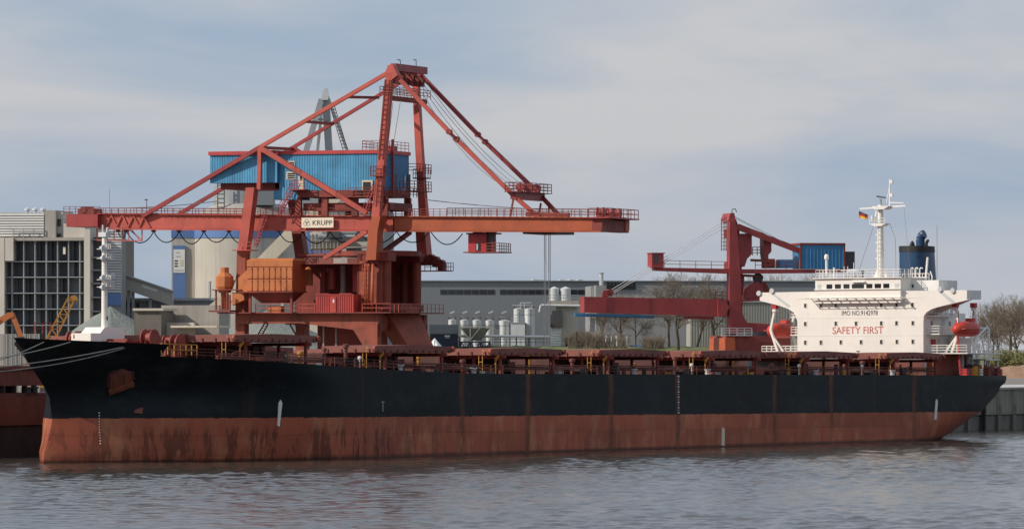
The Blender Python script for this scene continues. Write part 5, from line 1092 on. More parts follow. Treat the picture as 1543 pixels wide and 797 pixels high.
# ================================================================ THE SECOND, SMALLER CRANE
Q = frame(1104, 782, 13)                              # x aft, away to the right; y into the land
c2 = thing('slewing_crane', 'smaller crimson crane with level boom and blue machine house behind the ship', 'crane', Q.M)
def qy(px, py, y=0.0): return Q.y(px, py, y)
CR = M['crane_crimson']
def qpoly(nm, pts, y0, y1, mat=CR, parent=None):
    P = [qy(x, y, y0) for x, y in pts]; g = MB(); g.prism([(p.x, p.z) for p in P], 1, y0, y1); return g.build(nm, mat, parent or c2)
qpoly('tower', [(1099.5, 345), (1100, 334), (1107, 331), (1110.5, 345), (1116.5, 420), (1117.5, 472), (1126, 486), (1200, 491), (1200, 503), (1099, 503)], 0, 1.6)
qpoly('tower', [(1102.5, 345), (1105.5, 330), (1109, 330), (1114, 345), (1119, 420), (1119, 503), (1102, 503)], 4.4, 5.8, M['crane_dark'])
g = MB(); a = qy(1100, 345); b = qy(1100, 470); g.box(a.x + .3, a.x + 1.2, 1.6, 4.4, a.z - 1.2, a.z); g.box(b.x + .3, b.x + 1.2, 1.6, 4.4, b.z, b.z + 1); c = qy(1100, 405); g.box(c.x + .3, c.x + 1.2, 1.6, 4.4, c.z, c.z + 1.0); g.build('tower_tie', M['crane_dark'], c2)
qpoly('tower_head', [(1098, 334), (1099.5, 325), (1101, 321), (1106.5, 321), (1107.5, 326), (1109.5, 336)], 0.4, 4.6)
g = MB(); a = qy(1103, 321, 2); g.path([a, a + Vector((0, 0, .5)), a + Vector((.5, 0, .6)), a + Vector((0.7, 0, 0.1))], 0.06, 5); g.build('head_hoop', M['dark_steel'], c2)
g = MB(); a, b = qy(1088, 330, 0.4), qy(1088, 385, 0.4)
for px in (1087, 1091, 1094): g.beam(qy(px, 329 - (px - 1087) * .3, 0.4), qy(px, 378, 0.4), 0.09)
for k in range(9): g.beam(qy(1087, 331 + k * 5.6, 0.4), qy(1095, 331 + k * 5.6, 0.4), 0.07)
g.build('tower_ladder', M['crane_dark'], c2)
# boom
a, b = qy(880.5, 447, 0), qy(1096, 451, 0); a1, b1 = qy(880.5, 470.5, 0), qy(1096, 477, 0)
g = MB(); g.hexa([(a1.x, 0, a1.z), (b1.x, 0, b1.z), (b1.x, 2.6, b1.z), (a1.x, 2.6, a1.z)], [(a.x, 0, a.z), (b.x, 0, b.z), (b.x, 2.6, b.z), (a.x, 2.6, a.z)]); g.build('boom', CR, c2)
for px in (977, 1083): p, p2 = qy(px, 449), qy(px, 474); g = MB(); g.box(p.x - .12, p.x + .12, -0.06, 0, p2.z, p.z); g.build('boom_rib', CR, c2)
g = MB(); g.beam(qy(866, 473.5, 0.6), qy(985, 476.5, 0.6), 0.3, 0.5); g.beam(qy(866, 475, 2.2), qy(985, 478, 2.2), 0.3, 0.5); g.build('belt_rail', M['blue2'], c2)
g = MB(); g.beam(qy(985, 477, 0.8), qy(1030, 478.5, 0.8), 0.25, 0.4); g.build('belt_rail', M['concrete'], c2)
g = MB(); g.beam(qy(1030, 478, 0.8), qy(1075, 479.5, 0.8), 0.4, 0.6); g.build('belt_frame', CR, c2)
qpoly('boom_bracket', [(907, 447.5), (909, 438), (913, 437), (915, 437), (916.5, 447), (912.5, 470)], -0.1, 0.3)
g = MB(); p = qy(919, 441, 0.5); g.lathe(p, [(0.5, -0.2), (0.5, 1.6)], 14, 'y'); g.build('boom_sheave', M['crane_dark'], c2, smooth=40)
qpoly('boom_hinge', [(1082, 452), (1093, 455), (1100, 462), (1092, 476), (1082, 477)], -0.4, 3.0)
g = MB(); g.rail([qy(1078, 450, 3), qy(1098, 451, 3)], 1.0, 1.2, 0.04, 1); g.build('hinge_railing', M['crane_dark'], c2)
for (p, q_, y) in (((1097, 330), (919, 438), 0.8), ((1097, 334), (923, 440), 1.6), ((1096, 340), (926, 441), 2.4), ((1108, 327), (1206, 378), 1.0), ((1109, 329), (1204, 380), 3.6)):
    g = MB(); g.tube(qy(*p, y), qy(*q_, y), 0.045, 5); g.build('luffing_rope', M['light_steel'], c2)
# upper walkway with cab
a, b = qy(988, 403, 0.2), qy(1100, 405, 0.2); g = MB(); g.hexa([(a.x, .2, a.z - .45), (b.x, .2, b.z - .7), (b.x, 2.2, b.z - .7), (a.x, 2.2, a.z - .45)], [(a.x, .2, a.z), (b.x, .2, b.z), (b.x, 2.2, b.z), (a.x, 2.2, a.z)]); g.build('walkway', CR, c2)
g = MB(); g.rail([(qy(1001, 403, .2).x, .25, a.z), (b.x - 0.4, .25, b.z)], 1.0, 2.2, 0.035, 1); g.build('walkway_railing', M['crane_dark'], c2)
a, b = qy(981.5, 382, -.2), qy(1000, 403, -.2); cb = MB(); cb.box(a.x + .1, b.x, -.2, 2.4, b.z, a.z); ob = cb.build('operator_cab', CR, c2)
for k, (x0, x1) in enumerate(((983, 986), (987.5, 992))): p, p2 = qy(x0, 384, -.2), qy(x1, 397, -.2); g = MB(); g.box(p.x, p2.x, -.25, -.2, p2.z, p.z); g.build('cab_window', M['pane_brown'], ob)
g = MB(); g.box(a.x, b.x + .2, -.3, 2.5, a.z, a.z + .12); g.build('cab_roof', M['crane_dark'], ob)
strut2 = MB(); strut2.beam(qy(985, 404, .4), qy(999, 394, .4), .5, .3); strut2.build('cab_bracket', CR, c2)
# right arm with hoppers and machine house
a, b = qy(1110, 405.5, 0.2), qy(1275, 406, 0.2); a1 = qy(1110, 412, .2); b1 = qy(1275, 411, .2)
g = MB(); g.hexa([(a1.x, .2, a1.z), (b1.x, .2, b1.z), (b1.x, 4.4, b1.z), (a1.x, 4.4, a1.z)], [(a.x, .2, a.z), (b.x, .2, b.z), (b.x, 4.4, b.z), (a.x, 4.4, a.z)]); g.build('counter_beam', CR, c2)
g = MB(); g.beam(qy(1108, 341, .6), qy(1275, 405, .6), 0.75, 0.6); g.build('diagonal_tie', CR, c2)
g = MB(); g.beam(qy(1112, 341, 4), qy(1277, 405, 4), 0.7, 0.6); g.build('diagonal_tie', M['crane_dark'], c2)
qpoly('feed_hopper', [(1112, 352), (1133, 352), (1133, 383), (1126, 390), (1122, 402), (1117, 402), (1113, 385)], 1.2, 3.8)
qpoly('feed_hopper', [(1150, 358), (1162.5, 358), (1162.5, 379), (1158, 384), (1158, 395), (1152, 395), (1150, 380)], 1.2, 3.0)
g = MB(); g.beam(qy(1131, 392, 1), qy(1160, 393, 1), .35, .4); g.rail([qy(1134, 385, 1), qy(1148, 385, 1)], 1.2, .8, .05, 2); g.box(qy(1153, 400, 1).x, qy(1168, 400, 1).x, 1, 3, qy(1160, 404, 1).z, qy(1160, 390, 1).z); g.build('drive_unit', M['crane_dark'], c2)
g = MB(); p, p2 = qy(1175, 391, .6), qy(1195, 404, .6); g.box(p.x, p2.x, .6, 2.6, p2.z, p.z); g.build('switch_box', M['blue2'], c2)
g = MB(); g.rail([qy(1138, 405, .3), qy(1200, 405.5, .3)], 1.05, 1.5, .04, 1); g.build('arm_railing', M['crane_dark'], c2)
h2 = bpy.data.objects.new('machine_house', None); C.objects.link(h2); h2.parent = c2
p, p2 = qy(1206.5, 369, .0), qy(1272, 405, .0); p3 = qy(1201, 369, 6)
MB().box(p.x, p2.x, 0, 4.2, p2.z, p.z).build('house_wall', M['blue2'], h2)
corrugated(p.x, p2.x, -0.02, p2.z, p.z, 0.5, 0.06).build('wall_cladding', M['blue2'], h2, recalc=False)
g = MB(); g.box(p.x - .15, p2.x + .15, -.15, 4.4, p.z, p.z + .28); g.box(p.x - .12, p.x + .12, -.12, 0.1, p2.z, p.z); g.box(p2.x - .1, p2.x + .14, -.12, .1, p2.z, p.z); g.build('house_frame', M['crane_dark'], h2)
g = MB(); p4, p5 = qy(1273.5, 379, .4), qy(1288, 405, .4); g.box(p4.x, p5.x, .4, 3.6, p5.z, p4.z); g.build('ballast_box', M['dark_steel'], c2)
# grab hanging under the arm
qpoly('grab', [(1124, 450), (1126, 436), (1133, 428), (1141, 424), (1148, 428), (1152, 440), (1154, 450), (1140, 452)], 1.0, 3.2)
qpoly('grab_arm', [(1146, 424), (1153, 424), (1160, 436), (1158, 449), (1152, 445)], 1.4, 2.8, M['crane_dark'])
g = MB(); p = qy(1142, 419, 2); g.lathe(p, [(0.7, -.4), (0.7, .4)], 12, 'y'); g.build('grab_sheave', M['dark_steel'], c2); g = MB(); g.beam(qy(1118, 415, 1.5), qy(1142, 416, 1.5), 0.35, 0.4); g.beam(qy(1120, 416, 1.5), qy(1118, 445, 1.5), .25, .3); g.build('grab_hanger', M['crane_dark'], c2)
qpoly('grab_tray', [(1112, 452), (1150, 450), (1150, 453), (1112, 455)], .5, 3.5)
# turntable and base
p = qy(1135, 503, 2.5); g = MB(); g.lathe((p.x, 2.5, qy(1135, 508, 2.5).z), [(3.9, 0), (3.9, .6), (3.6, .6), (3.6, .8)], 28); g.build('turntable', M['dark_steel'], c2, smooth=40)
zt_ = qy(1135, 506, 2.5).z; g = MB(); g.hexa([(p.x - 6.0, -2.5, 6.1), (p.x + 5, -2.5, 6.1), (p.x + 5, 7.5, 6.1), (p.x - 6.0, 7.5, 6.1)], [(p.x - 5.2, -1.8, zt_), (p.x + 4.2, -1.8, zt_), (p.x + 4.2, 6.8, zt_), (p.x - 5.2, 6.8, zt_)]); g.build('base_hopper', M['crane_dark'], c2)
a, b = qy(1058, 499, -1.9), qy(1112, 499, -1.9); g = MB(); g.rail([(p.x - 5.9, -2.2, zt_ + .1), (p.x - 1.5, -2.2, zt_ + .1)], 1.0, 1.0, .045, 2); g.box(p.x - 6.0, p.x - 1.5, -2.3, -1.8, zt_, zt_ + .1); g.build('base_railing', M['light_steel'], c2)
g = MB(); g.box(p.x - 5.6, p.x - 5.2, -2.7, 6, 6.2, zt_ - .3); g.prism([(p.x - 6.2, 6.1), (p.x - 3.6, 6.1), (p.x - 4.2, zt_ - .2), (p.x - 5.4, zt_ - .2)], 1, -2.75, -2.45); g.build('base_lit_face', M['crane_orange'], c2)  # orange overlay: sunlight on the base's left face put into the colour

# ================================================================ BACKGROUND
class Spot:
    """axis-aligned place at a distance; boxes given by photo rectangle, depth and ground level"""
    def __init__(s, Z, rot=0, px=600): s.F = frame(px, Z, rot); s.M = s.F.M
    def p(s, px, py, y=0.0): return s.F.y(px, py, y)
    def box(s, g, x0, x1, yt, yb, d0=0.0, d1=6.0):
        a = s.p(x0, yt, d0); b = s.p(x1, yb if yb else yt, d0)
        return g.box(a.x, b.x, d0, d1, b.z if yb else QZ - 0.1, a.z)
    def part(s, nm, mat, parent, x0, x1, yt, yb, d0=0.0, d1=6.0): g = MB(); s.box(g, x0, x1, yt, yb, d0, d1); return g.build(nm, mat, parent)

# --- left: open-bay concrete works building
A = Spot(790, -8, 60)
bl = thing('works_building', 'tall grey industrial building with open grid of bays at the left edge', 'building', A.M)
A.part('core', M['bay_dark'], bl, -60, 150, 358, None, 2.0, 26)
cols_px = [7, 18, 35.5, 52.5, 69.5, 86.5, 103, 120]
rows_py = [361, 394, 417.5, 441.5, 465.5, 490]
for x in cols_px[1:]: A.part('column', M['grey_steel'], bl, x - 0.75, x + 0.75, 361, None, 0.3, 1.2)
for y in rows_py[1:]: A.part('floor_slab', M['grey_steel'], bl, 7, 125, y - 0.5, y + 0.7, 0.2, 2.0)
A.part('parapet', M['concrete'], bl, 19, 126, 358, 362.5, -0.1, 2.0)
rnd = random.Random(11)
for i, (a, b) in enumerate(zip(cols_px[:-1], cols_px[1:])):
    for j, (c, d) in enumerate(zip(rows_py[:-1], rows_py[1:])):
        if rnd.random() < 0.8: mid = a + (b - a) * rnd.choice((.5, .5, .95)); A.part('bay_panel', M[rnd.choice(['bay_dark', 'sheet_grey', 'bay_dark', 'cladding'])], bl, a + .6, mid, c + .8, d - .6, 1.3 + rnd.random() * 0.4, 1.9)
A.part('bay_notice', M['sign_cream'], bl, 95, 98.5, 372, 383, 0.6, 0.9)
A.part('corner_pier', M['pale_wall'], bl, 126.5, 135.5, 345, None, -0.3, 2.0)
for y in (360, 387, 406, 426, 447, 468): A.part('floor_slab', M['concrete'], bl, 136, 149, y, y + 2, 0.5, 2)
A.part('left_pier', M['pale_wall'], bl, -60, 6.5, 358, None, -0.4, 2.0); A.part('wall_panel', M['pale_wall'], bl, 7, 20, 358, 393, -0.35, 2)
A.part('penthouse', M['cladding2'], bl, -60, 67, 321, 358, 1.0, 22)
for k in range(9): A.part('louvre', M['print_white'], bl, -60, 66, 322.5 + k * 3.9, 324.6 + k * 3.9, 0.6, 1.0)
A.part('lift_tower', M['concrete'], bl, 67.5, 84, 317, 359, 0.4, 12); A.part('lift_tower_side', M['pale_wall'], bl, 84.2, 95, 320, 360, 1.5, 12)
for y in (330, 352): A.part('window', M['pane'], bl, 86, 92, y, y + 11 if y < 340 else y + 7, 1.4, 1.55)
A.part('roof_block', M['pale_wall'], bl, 95.5, 127.5, 337, 361, 0.8, 14)
for x in (41, 53, 65):
    p = A.p(x, 321, 3); g = MB(); g.lathe((p.x, 3, p.z), [(0.22, 0), (0.22, 0.25), (0.42, 0.35), (0.42, 0.6), (0.1, 0.75)], 12); g.build('roof_vent', M['light_steel'], bl, smooth=40)
A.part('cladding_tower', M['cladding'], bl, 150, 183, 345, None, 3.0, 6)
for k in range(27): A.part('siding_board', M['light_steel'], bl, 162, 183, 346 + k * 4, 348.6 + k * 4, 2.85, 3.0)
A.part('blue_door', M['banner_blue'], bl, 152, 182.5, 442, 460, 2.7, 3.0)
g = MB(); g.rail([A.p(20, 358, 0.2), A.p(66, 358, .2)], 1.2, 1.4, .05, 1); g.build('roof_railing', M['grey_steel'], bl)
# --- inclined conveyor gallery
B2 = Spot(800, 0, 220); cv = thing('conveyor_gallery', 'sloping grey conveyor gallery on steel legs between works building and silo', 'conveyor', B2.M)
P = [B2.p(x, y) for x, y in ((180, 412), (260, 439), (260, 461), (180, 433))]
g = MB(); g.prism([(p.x, p.z) for p in P], 1, 0, 3); g.build('gallery_body', M['cladding2'], cv)
P = [B2.p(x, y) for x, y in ((180, 410.5), (260, 437.5), (260, 440), (180, 413))]; g = MB(); g.prism([(p.x, p.z) for p in P], 1, -.3, 3.3); g.build('gallery_roof', M['grey_steel'], cv)
P = [B2.p(x, y) for x, y in ((214, 428), (237, 436), (236, 440), (214, 433))]; g = MB(); g.prism([(p.x, p.z) for p in P], 1, -.06, 0); g.build('gallery_sign', M['light_steel'], cv)
for x in (193, 200, 226): p = B2.p(x, 432); g = MB(); g.beam((p.x, 1, QZ), (p.x, 1, p.z), .4); g.build('gallery_leg', M['grey_steel'], cv)
b3 = thing('low_shed', 'long low dark shed under the conveyor gallery', 'building', B2.M)
B2.part('shed_wall', M['cladding'], b3, 165, 330, 453, None, 6, 20); B2.part('shed_roof', M['grey_steel'], b3, 163, 332, 449, 453, 5.5, 20.5)
for x in (190, 206, 222, 238): B2.part('shed_window', M['pane'], b3, x, x + 9, 457, 463, 5.9, 6)
# --- silo
S1 = Spot(830, 0, 356); si = thing('silo', 'large round concrete silo with blue band, banner and conical roof', 'silo', S1.M)
cx = S1.p(370, 400, 0).x; rr = (S1.p(452, 400).x - S1.p(288, 400).x) / 2
zz = lambda py: S1.p(377, py).z
g = MB(); g.lathe((cx, rr, 0), [(rr, QZ), (rr, zz(358))], 48); g.build('silo_barrel', M['silo_concrete'], si, smooth=40)
g = MB(); g.lathe((cx, rr, 0), [(rr + .12, zz(358)), (rr + .12, zz(346)), (rr - .2, zz(346))], 48); g.build('blue_band', M['banner_blue'], si, smooth=40)
g = MB(); g.lathe((cx, rr, 0), [(rr + .1, zz(346)), (rr + .3, zz(326)), (5.2, zz(306)), (4.8, zz(306))], 48); g.build('silo_roof', M['cladding2'], si, smooth=30)
g = MB(); g.lathe((cx - .8, rr, 0), [(4.6, zz(306)), (4.6, zz(278)), (4.2, zz(276))], 32); g.build('head_house', M['grey_steel'], si, smooth=40)
S1.part('head_duct', M['cladding'], si, 372, 412, 284, 309, 2, 8)
g = MB(); x = S1.p(333, 300, 3).x; g.ladder((x, 3, zz(325)), (x, 3, zz(272)), 1.0, .07); g.build('roof_ladder', M['dark_steel'], si)
S1.part('stair_tower', M['silo_concrete'], si, 258.5, 299, 358, None, 6.5, 12); S1.part('stair_tower_top', M['banner_blue'], si, 258, 300, 347, 358, 6.4, 12.1)
bn = S1.part('banner', M['banner_blue'], si, 260.5, 279.5, 370, 459, 6.2, 6.45)
S1.part('banner_panel', M['print_white'], bn, 261.5, 278.5, 376, 411, 6.14, 6.2)
for k, (x0, x1, y0, y1, mt_) in enumerate(((265, 271, 380, 381, 'grey_steel'), (265, 272, 386, 387, 'grey_steel'), (263, 268, 392, 394, 'ink'), (263, 268, 396, 398, 'ink'), (263, 268, 400, 402, 'ink'), (271, 276, 391, 401, 'cream'), (263, 277, 406, 408.5, 'light_steel'))):
    S1.part('banner_print', M[mt_], bn, x0, x1, y0, y1, 6.12, 6.14)
g = MB(); g.beam((S1.p(315, 440, 2).x, 2, zz(458)), (S1.p(315, 440, 2).x, 2, zz(424)), .15); g.beam((S1.p(315, 424, 2).x, 2, zz(424)), (S1.p(330, 424, 2).x, 2, zz(424)), .15); g.build('door_frame', M['light_steel'], si)
# --- white inclined tube conveyor passing behind the crane
S2 = Spot(770, 0, 380); tc_ = thing('tube_conveyor', 'pale inclined tube conveyor rising behind the crane legs', 'conveyor', S2.M)
for (p, q_, r_) in (((284, 498), (342, 452), 0.95), ((372, 420), (442, 350), 0.95), ((442, 350), (520, 286), 0.8)):
    g = MB(); g.beam(S2.p(*p), S2.p(*q_), r_ * 2, r_ * 2); g.build('gallery_section', M['cream'], tc_)
g = MB(); g.beam(S2.p(342, 452, .3), S2.p(372, 420, .3), 1.4, 1.4); g.build('gallery_section', M['cream'], tc_)
for x, y in ((300, 490), (345, 452), (425, 372)): p = S2.p(x, y); g = MB(); g.beam((p.x, .5, QZ), (p.x, .5, p.z), .35); g.build('gallery_leg', M['light_steel'], tc_)
# --- plant behind the crane
S3 = Spot(870, -6, 515); pl = thing('process_plant', 'pale weathered process plant with pipes and grey tower behind the crane', 'building', S3.M)
S3.part('main_block', M['pale_wall'], pl, 455, 560, 350, None, 2, 16); S3.part('upper_block', M['concrete'], pl, 460, 520, 330, 352, 3, 15)
S3.part('grey_tower', M['cladding'], pl, 512, 578, 318, None, 5, 18); S3.part('annex', M['cladding2'], pl, 515, 560, 372, None, -1, 4)
S3.part('annex_window', M['pane'], pl, 522, 544, 374, 386, -1.1, -1)
for k in range(10): x = 464 + 5.6 * k; S3.part('wall_rib', M['concrete'], pl, x, x + .9, 352, 400, 1.8, 2)
for y in (362, 374, 386): S3.part('wall_band', M['concrete'], pl, 456, 514, y, y + 1, 1.75, 2)
g = MB()
for (a, b) in (((487, 348), (520, 362)), ((480, 356), (560, 358)), ((500, 345), (502, 360)), ((510, 350), (548, 350))): g.tube(S3.p(*a, 0), S3.p(*b, 0), .55, 10)
g.build('process_pipe', M['grey_steel'], pl, smooth=40)
S3.part('pipe_bridge', M['dark_steel'], pl, 497, 556, 357, 364, -.8, .6); S3.part('tank_pod', M['dark_steel'], pl, 492, 512, 349, 358, -1, 1)
g = MB()
for x in (463, 465.5): g.beam(S3.p(x, 345, -.5), S3.p(x, 410, -.5), .25)
for k in range(8): y = 350 + 7 * k; g.beam(S3.p(455, y + 3, -.5), S3.p(470, y - 1, -.5), .12)
g.beam(S3.p(440, 380, -.5), S3.p(520, 380, -.5), .35); g.build('blue_frame', M['banner_blue'], pl)
# --- grey harbour crane far behind the blue house
S4 = Spot(930, 0, 490); gc = thing('harbour_crane', 'grey steel A-frame crane top rising behind the blue house', 'crane', S4.M)
def gl(nm, p, q_, w_, y0=0, y1=0): g = MB(); g.beam(S4.p(*p, y0), S4.p(*q_, y1), w_, w_ * .9); return g.build(nm, M['grey_steel'], gc)
gl('mast_leg', (484.5, 150), (460, 232), .95, 0, -1); gl('mast_leg', (491, 150), (500, 300), 1.25, .5, 1); gl('mast_leg', (494, 146), (526, 235), .5, 4, 5); gl('mast_leg', (487, 146), (478, 232), .5, 4, 5)
gl('cross_tie', (476, 180), (494, 181), .4)
p = S4.p(482, 152, -.5); q_ = S4.p(495, 134, -.5); g = MB(); g.prism([(S4.p(x, y, -.5).x, S4.p(x, y, -.5).z) for x, y in ((484, 151), (486.5, 138), (489, 133), (493, 133), (495, 146), (494, 151))], 1, -.6, 2.4); g.build('mast_head', M['light_steel'], gc)
g = MB(); g.ladder(S4.p(499, 155, 3), S4.p(521, 228, 3), .8, .06); g.build('mast_ladder', M['dark_steel'], gc)
g = MB(); g.box(S4.p(455, 300).x, S4.p(535, 300).x, -2, 8, QZ, S4.p(500, 232).z); g.build('crane_house', M['grey_steel'], gc)
# --- piles of stone
def heap(nm, label, px, py, Z, rx, seed, mat='gravel'):
    rnd = random.Random(seed); x = (px - 771.5) / F_PX * Z; zt = CAM_H + (HZ - py) * Z / F_PX; h = zt - QZ; R_ = h / math.tan(R(33)); g = MB(); nr, na = 16, 56; vs_ = [(0, 0, h)]
    ph = [rnd.uniform(0, 6.28) for _ in range(6)]
    for j in range(1, nr + 1):
        t = j / nr
        for k in range(na):
            a = 2 * pi * k / na; wob = 1 + .06 * sin(3 * a + ph[0]) + .035 * sin(7 * a + ph[1] + t * 3) + .02 * sin(15 * a + ph[2])
            hh = h * (1 - t) if t > .1 else h * (1 - t * .75 - .025)
            vs_.append((R_ * t * wob * cos(a) * rx, R_ * t * wob * sin(a), hh + rnd.uniform(-.12, .12) - (0.1 if j == nr else 0)))
    g.add(vs_, [(0, 1 + k, 1 + (k + 1) % na) for k in range(na)] + [(1 + j * na + k, 1 + (j + 1) * na + k, 1 + (j + 1) * na + (k + 1) % na, 1 + j * na + (k + 1) % na) for j in range(nr - 1) for k in range(na)])
    o = g.build(nm, M[mat], smooth=True); o.location = (x, Z, QZ); return tag(o, label, 'gravel pile', 'piles of stone on the quay')
heap('gravel_pile', 'grey-green conical gravel pile behind the white foremast', 166, 461, 748, 1.0, 1)
heap('gravel_pile', 'wide grey gravel pile seen between the crane legs', 405, 466, 752, 1.25, 2)
heap('gravel_pile', 'low grey gravel pile left of the crane stack', 268, 489, 742, 1.3, 3)
# --- concrete bunkers
S5 = Spot(728, -10, 240); bk = thing('concrete_bunker', 'brown concrete bunker with flat slab roof beside the gravel pile', 'bunker', S5.M)
S5.part('bunker_wall', M['concrete_dark'], bk, 202, 243, 468, None, 0, 7); S5.part('bunker_slab', M['pale_wall'], bk, 200, 246, 464.5, 468, -.4, 7.4)
bk2 = thing('loading_bay', 'pale concrete loading bay with canopy in front of the silo', 'building', S5.M)
S5.part('back_wall', M['concrete'], bk2, 243, 330, 460, None, 8, 14); S5.part('low_wall', M['pale_wall'], bk2, 246, 292, 486, None, 3, 4); S5.part('canopy', M['cream'], bk2, 257, 327, 490.5, 493.5, -1, 7)
S5.part('bay_opening', M['sheet_grey'], bk2, 246, 262, 472, 488, 7.9, 8)
# --- fence, excavator, crawler crane at the left edge
S6 = Spot(700, 0, 20); fe = thing('sheet_fence', 'grey corrugated sheet fence behind the bow', 'fence', S6.M)
fs_ = MB(); n = 26; a = S6.p(-30, 503).x; b = S6.p(60, 503).x; zt_ = S6.p(10, 503).z
for k in range(n):
    x = a + (b - a) * k / n; g = MB(); g.box(x + .03, x + (b - a) / n - .03, .0 if k % 2 else .06, .1, QZ, zt_); g.build('fence_sheet', M['cladding2'], fe)
S7 = Spot(680, 0, 10); ex = thing('excavator', 'orange excavator arm reaching in from the left edge', 'excavator', S7.M)
def arm(nm, pts, y0, y1, mat='orange'): g = MB(); g.prism([(S7.p(x, y).x, S7.p(x, y).z) for x, y in pts], 1, y0, y1); return g.build(nm, M[mat], ex)
arm('boom', [(-45, 512), (-20, 490), (12, 470.5), (20, 471), (21, 476), (4, 486), (-14, 500), (-35, 520)], 0, .8); arm('stick', [(16, 470), (21, 471.5), (30, 494), (35, 508), (28, 509), (22, 492), (14.5, 477)], .1, .7)
arm('bucket', [(27, 508), (36, 507), (38, 517), (30, 523), (22, 518)], -.3, 1.1, 'dark_steel'); arm('bucket_link', [(13, 476), (17, 474), (27, 505), (25, 506)], .3, .5, 'dark_steel')
arm('cab_body', [(-78, 505), (-48, 505), (-44, 530), (-44, 552), (-78, 552)], -.6, 2.2); arm('cab_glass', [(-62, 508), (-51, 508), (-48, 526), (-62, 526)], -.65, -.6, 'pane'); arm('hydraulic_ram', [(-30, 500), (-2, 480), (-1, 482), (-29, 503)], -.2, 0, 'dark_steel')
g = MB(); zt_ = S7.p(0, 552).z; xa, xb = S7.p(-80, 552).x, S7.p(-40, 552).x; g.box(xa, xb, -.9, -.1, QZ, zt_); g.box(xa, xb, 1.7, 2.5, QZ, zt_); g.box(xa + .5, xb - .5, 0, 1.7, zt_ - .4, zt_ + .1); g.build('track', M['dark_steel'], ex)
S8 = Spot(720, 0, 90); cc_ = thing('crawler_crane', 'yellow lattice jib of a small crane leaning behind the bow', 'crane', S8.M)
g = MB(); p0, p1 = S8.p(72, 520), S8.p(108, 449); d = (p1 - p0).normalized(); nn = Vector((d.z, 0, -d.x)); hw_ = .55; n = 13
for sx in (-1, 1):
    for sy in (-.5, .5): g.beam(p0 + nn * sx * hw_ + Vector((0, sy, 0)), p1 + nn * sx * hw_ * .8 + Vector((0, sy, 0)), .13)
for k in range(n):
    a, b = p0.lerp(p1, k / n), p0.lerp(p1, (k + 1) / n); s_ = 1 if k % 2 else -1
    for sy in (-.5, .5): g.beam(a + nn * s_ * hw_ + Vector((0, sy, 0)), b - nn * s_ * hw_ + Vector((0, sy, 0)), .09)
g.build('lattice_jib', M['yellow'], cc_)
g = MB(); g.lathe(p1 + nn * .3, [(.5, -.4), (.5, .4)], 12, 'y'); g.build('jib_sheave', M['yellow'], cc_)
g = MB(); x = p0.x; g.box(x - 3.2, x + .6, -1.2, 1.4, QZ + 1.0, p0.z + .3); g.build('crane_body', M['yellow'], cc_); g = MB(); g.box(x - 3.4, x + 1, -1.6, -.7, QZ, QZ + 1); g.box(x - 3.4, x + 1, .9, 1.8, QZ, QZ + 1); g.box(x - 2.5, x, -.7, .9, QZ + .5, QZ + 1.0); g.build('track', M['dark_steel'], cc_)

# --- barge moored ahead
bg_ = thing('barge', 'rusty red barge moored at the quay left of the bow', 'barge', BERTH)
V = -24.0
def bz(py, px=40): return BF.x(px, py, V).z
u0, u1 = -60, 46
MB().box(V - 13, V, u0, u1, -2, bz(640)).build('lower_hull', M['barge_dark'], bg_); MB().box(V - 13.2, V + .15, u0, u1, bz(640), bz(598)).build('upper_hull', M['barge'], bg_)
MB().box(V - 12, V - .5, u0, u1, bz(598), bz(592)).build('deck', M['deck'], bg_)
ua, ub_ = BF.x(-60, 560, V - 1).y, BF.x(62, 560, V - 1).y
g = MB(); g.box(V - 11, V - .6, ua, ub_, bz(581), bz(556)); g.box(V - 11.3, V - .3, ua, ub_ + .3, bz(556), bz(551)); g.build('cargo_box', M['barge'], bg_)
for px in (5, 22, 38, 52): u = BF.x(px, 585, V - .8).y; g = MB(); g.box(V - 1.2, V - .6, u - .15, u + .15, bz(594), bz(581)); g.build('box_support', M['barge_dark'], bg_)
g = MB(); g.box(V - 10, V - 4, ua, ub_ - 1, bz(594), bz(581)); g.build('inner_box', M['barge_dark'], bg_)
for px in (46, 56): u = BF.x(px, 585, V - .2).y; g = MB(); g.lathe((V - .5, u, bz(592)), [(.3, 0), (.3, .5), (.45, .55), (.45, .7)], 10); g.build('bollard', M['dark_steel'], bg_)
for k, u in enumerate((4, 12, 20, 28)): g = MB(); g.box(V + .15, V + .45, u - .3, u + .3, .3, bz(600)); g.build('fender', M['rubber'], bg_)
# --- mooring ropes
def rope(label, start, end_px, Zend, sag=.25):
    A, n_ = hull_hit(*start, .05); A = SHIP_M @ A; d = ray(*end_px); B = Vector((d.x * Zend, Zend, CAM_H + d.z * Zend)); n = 24
    g = MB(); g.path([A.lerp(B, t / n) - Vector((0, 0, sag * 4 * (t / n) * (1 - t / n))) for t in range(n + 1)], .055, 6); tag(g.build('mooring_rope', M['rope']), label, 'rope', 'mooring ropes at the bow')
rope('highest mooring rope leading left from the top of the bow', (106, 515), (-40, 544), 548)
rope('long upper mooring rope crossing the black bow from the fairlead', (186, 522.5), (-40, 557), 548)
rope('lowest mooring rope running just below the long upper one', (188, 524), (-40, 562), 546, .5)
rope('short thin rope slanting down from the stem', (66, 515), (-40, 553), 556)

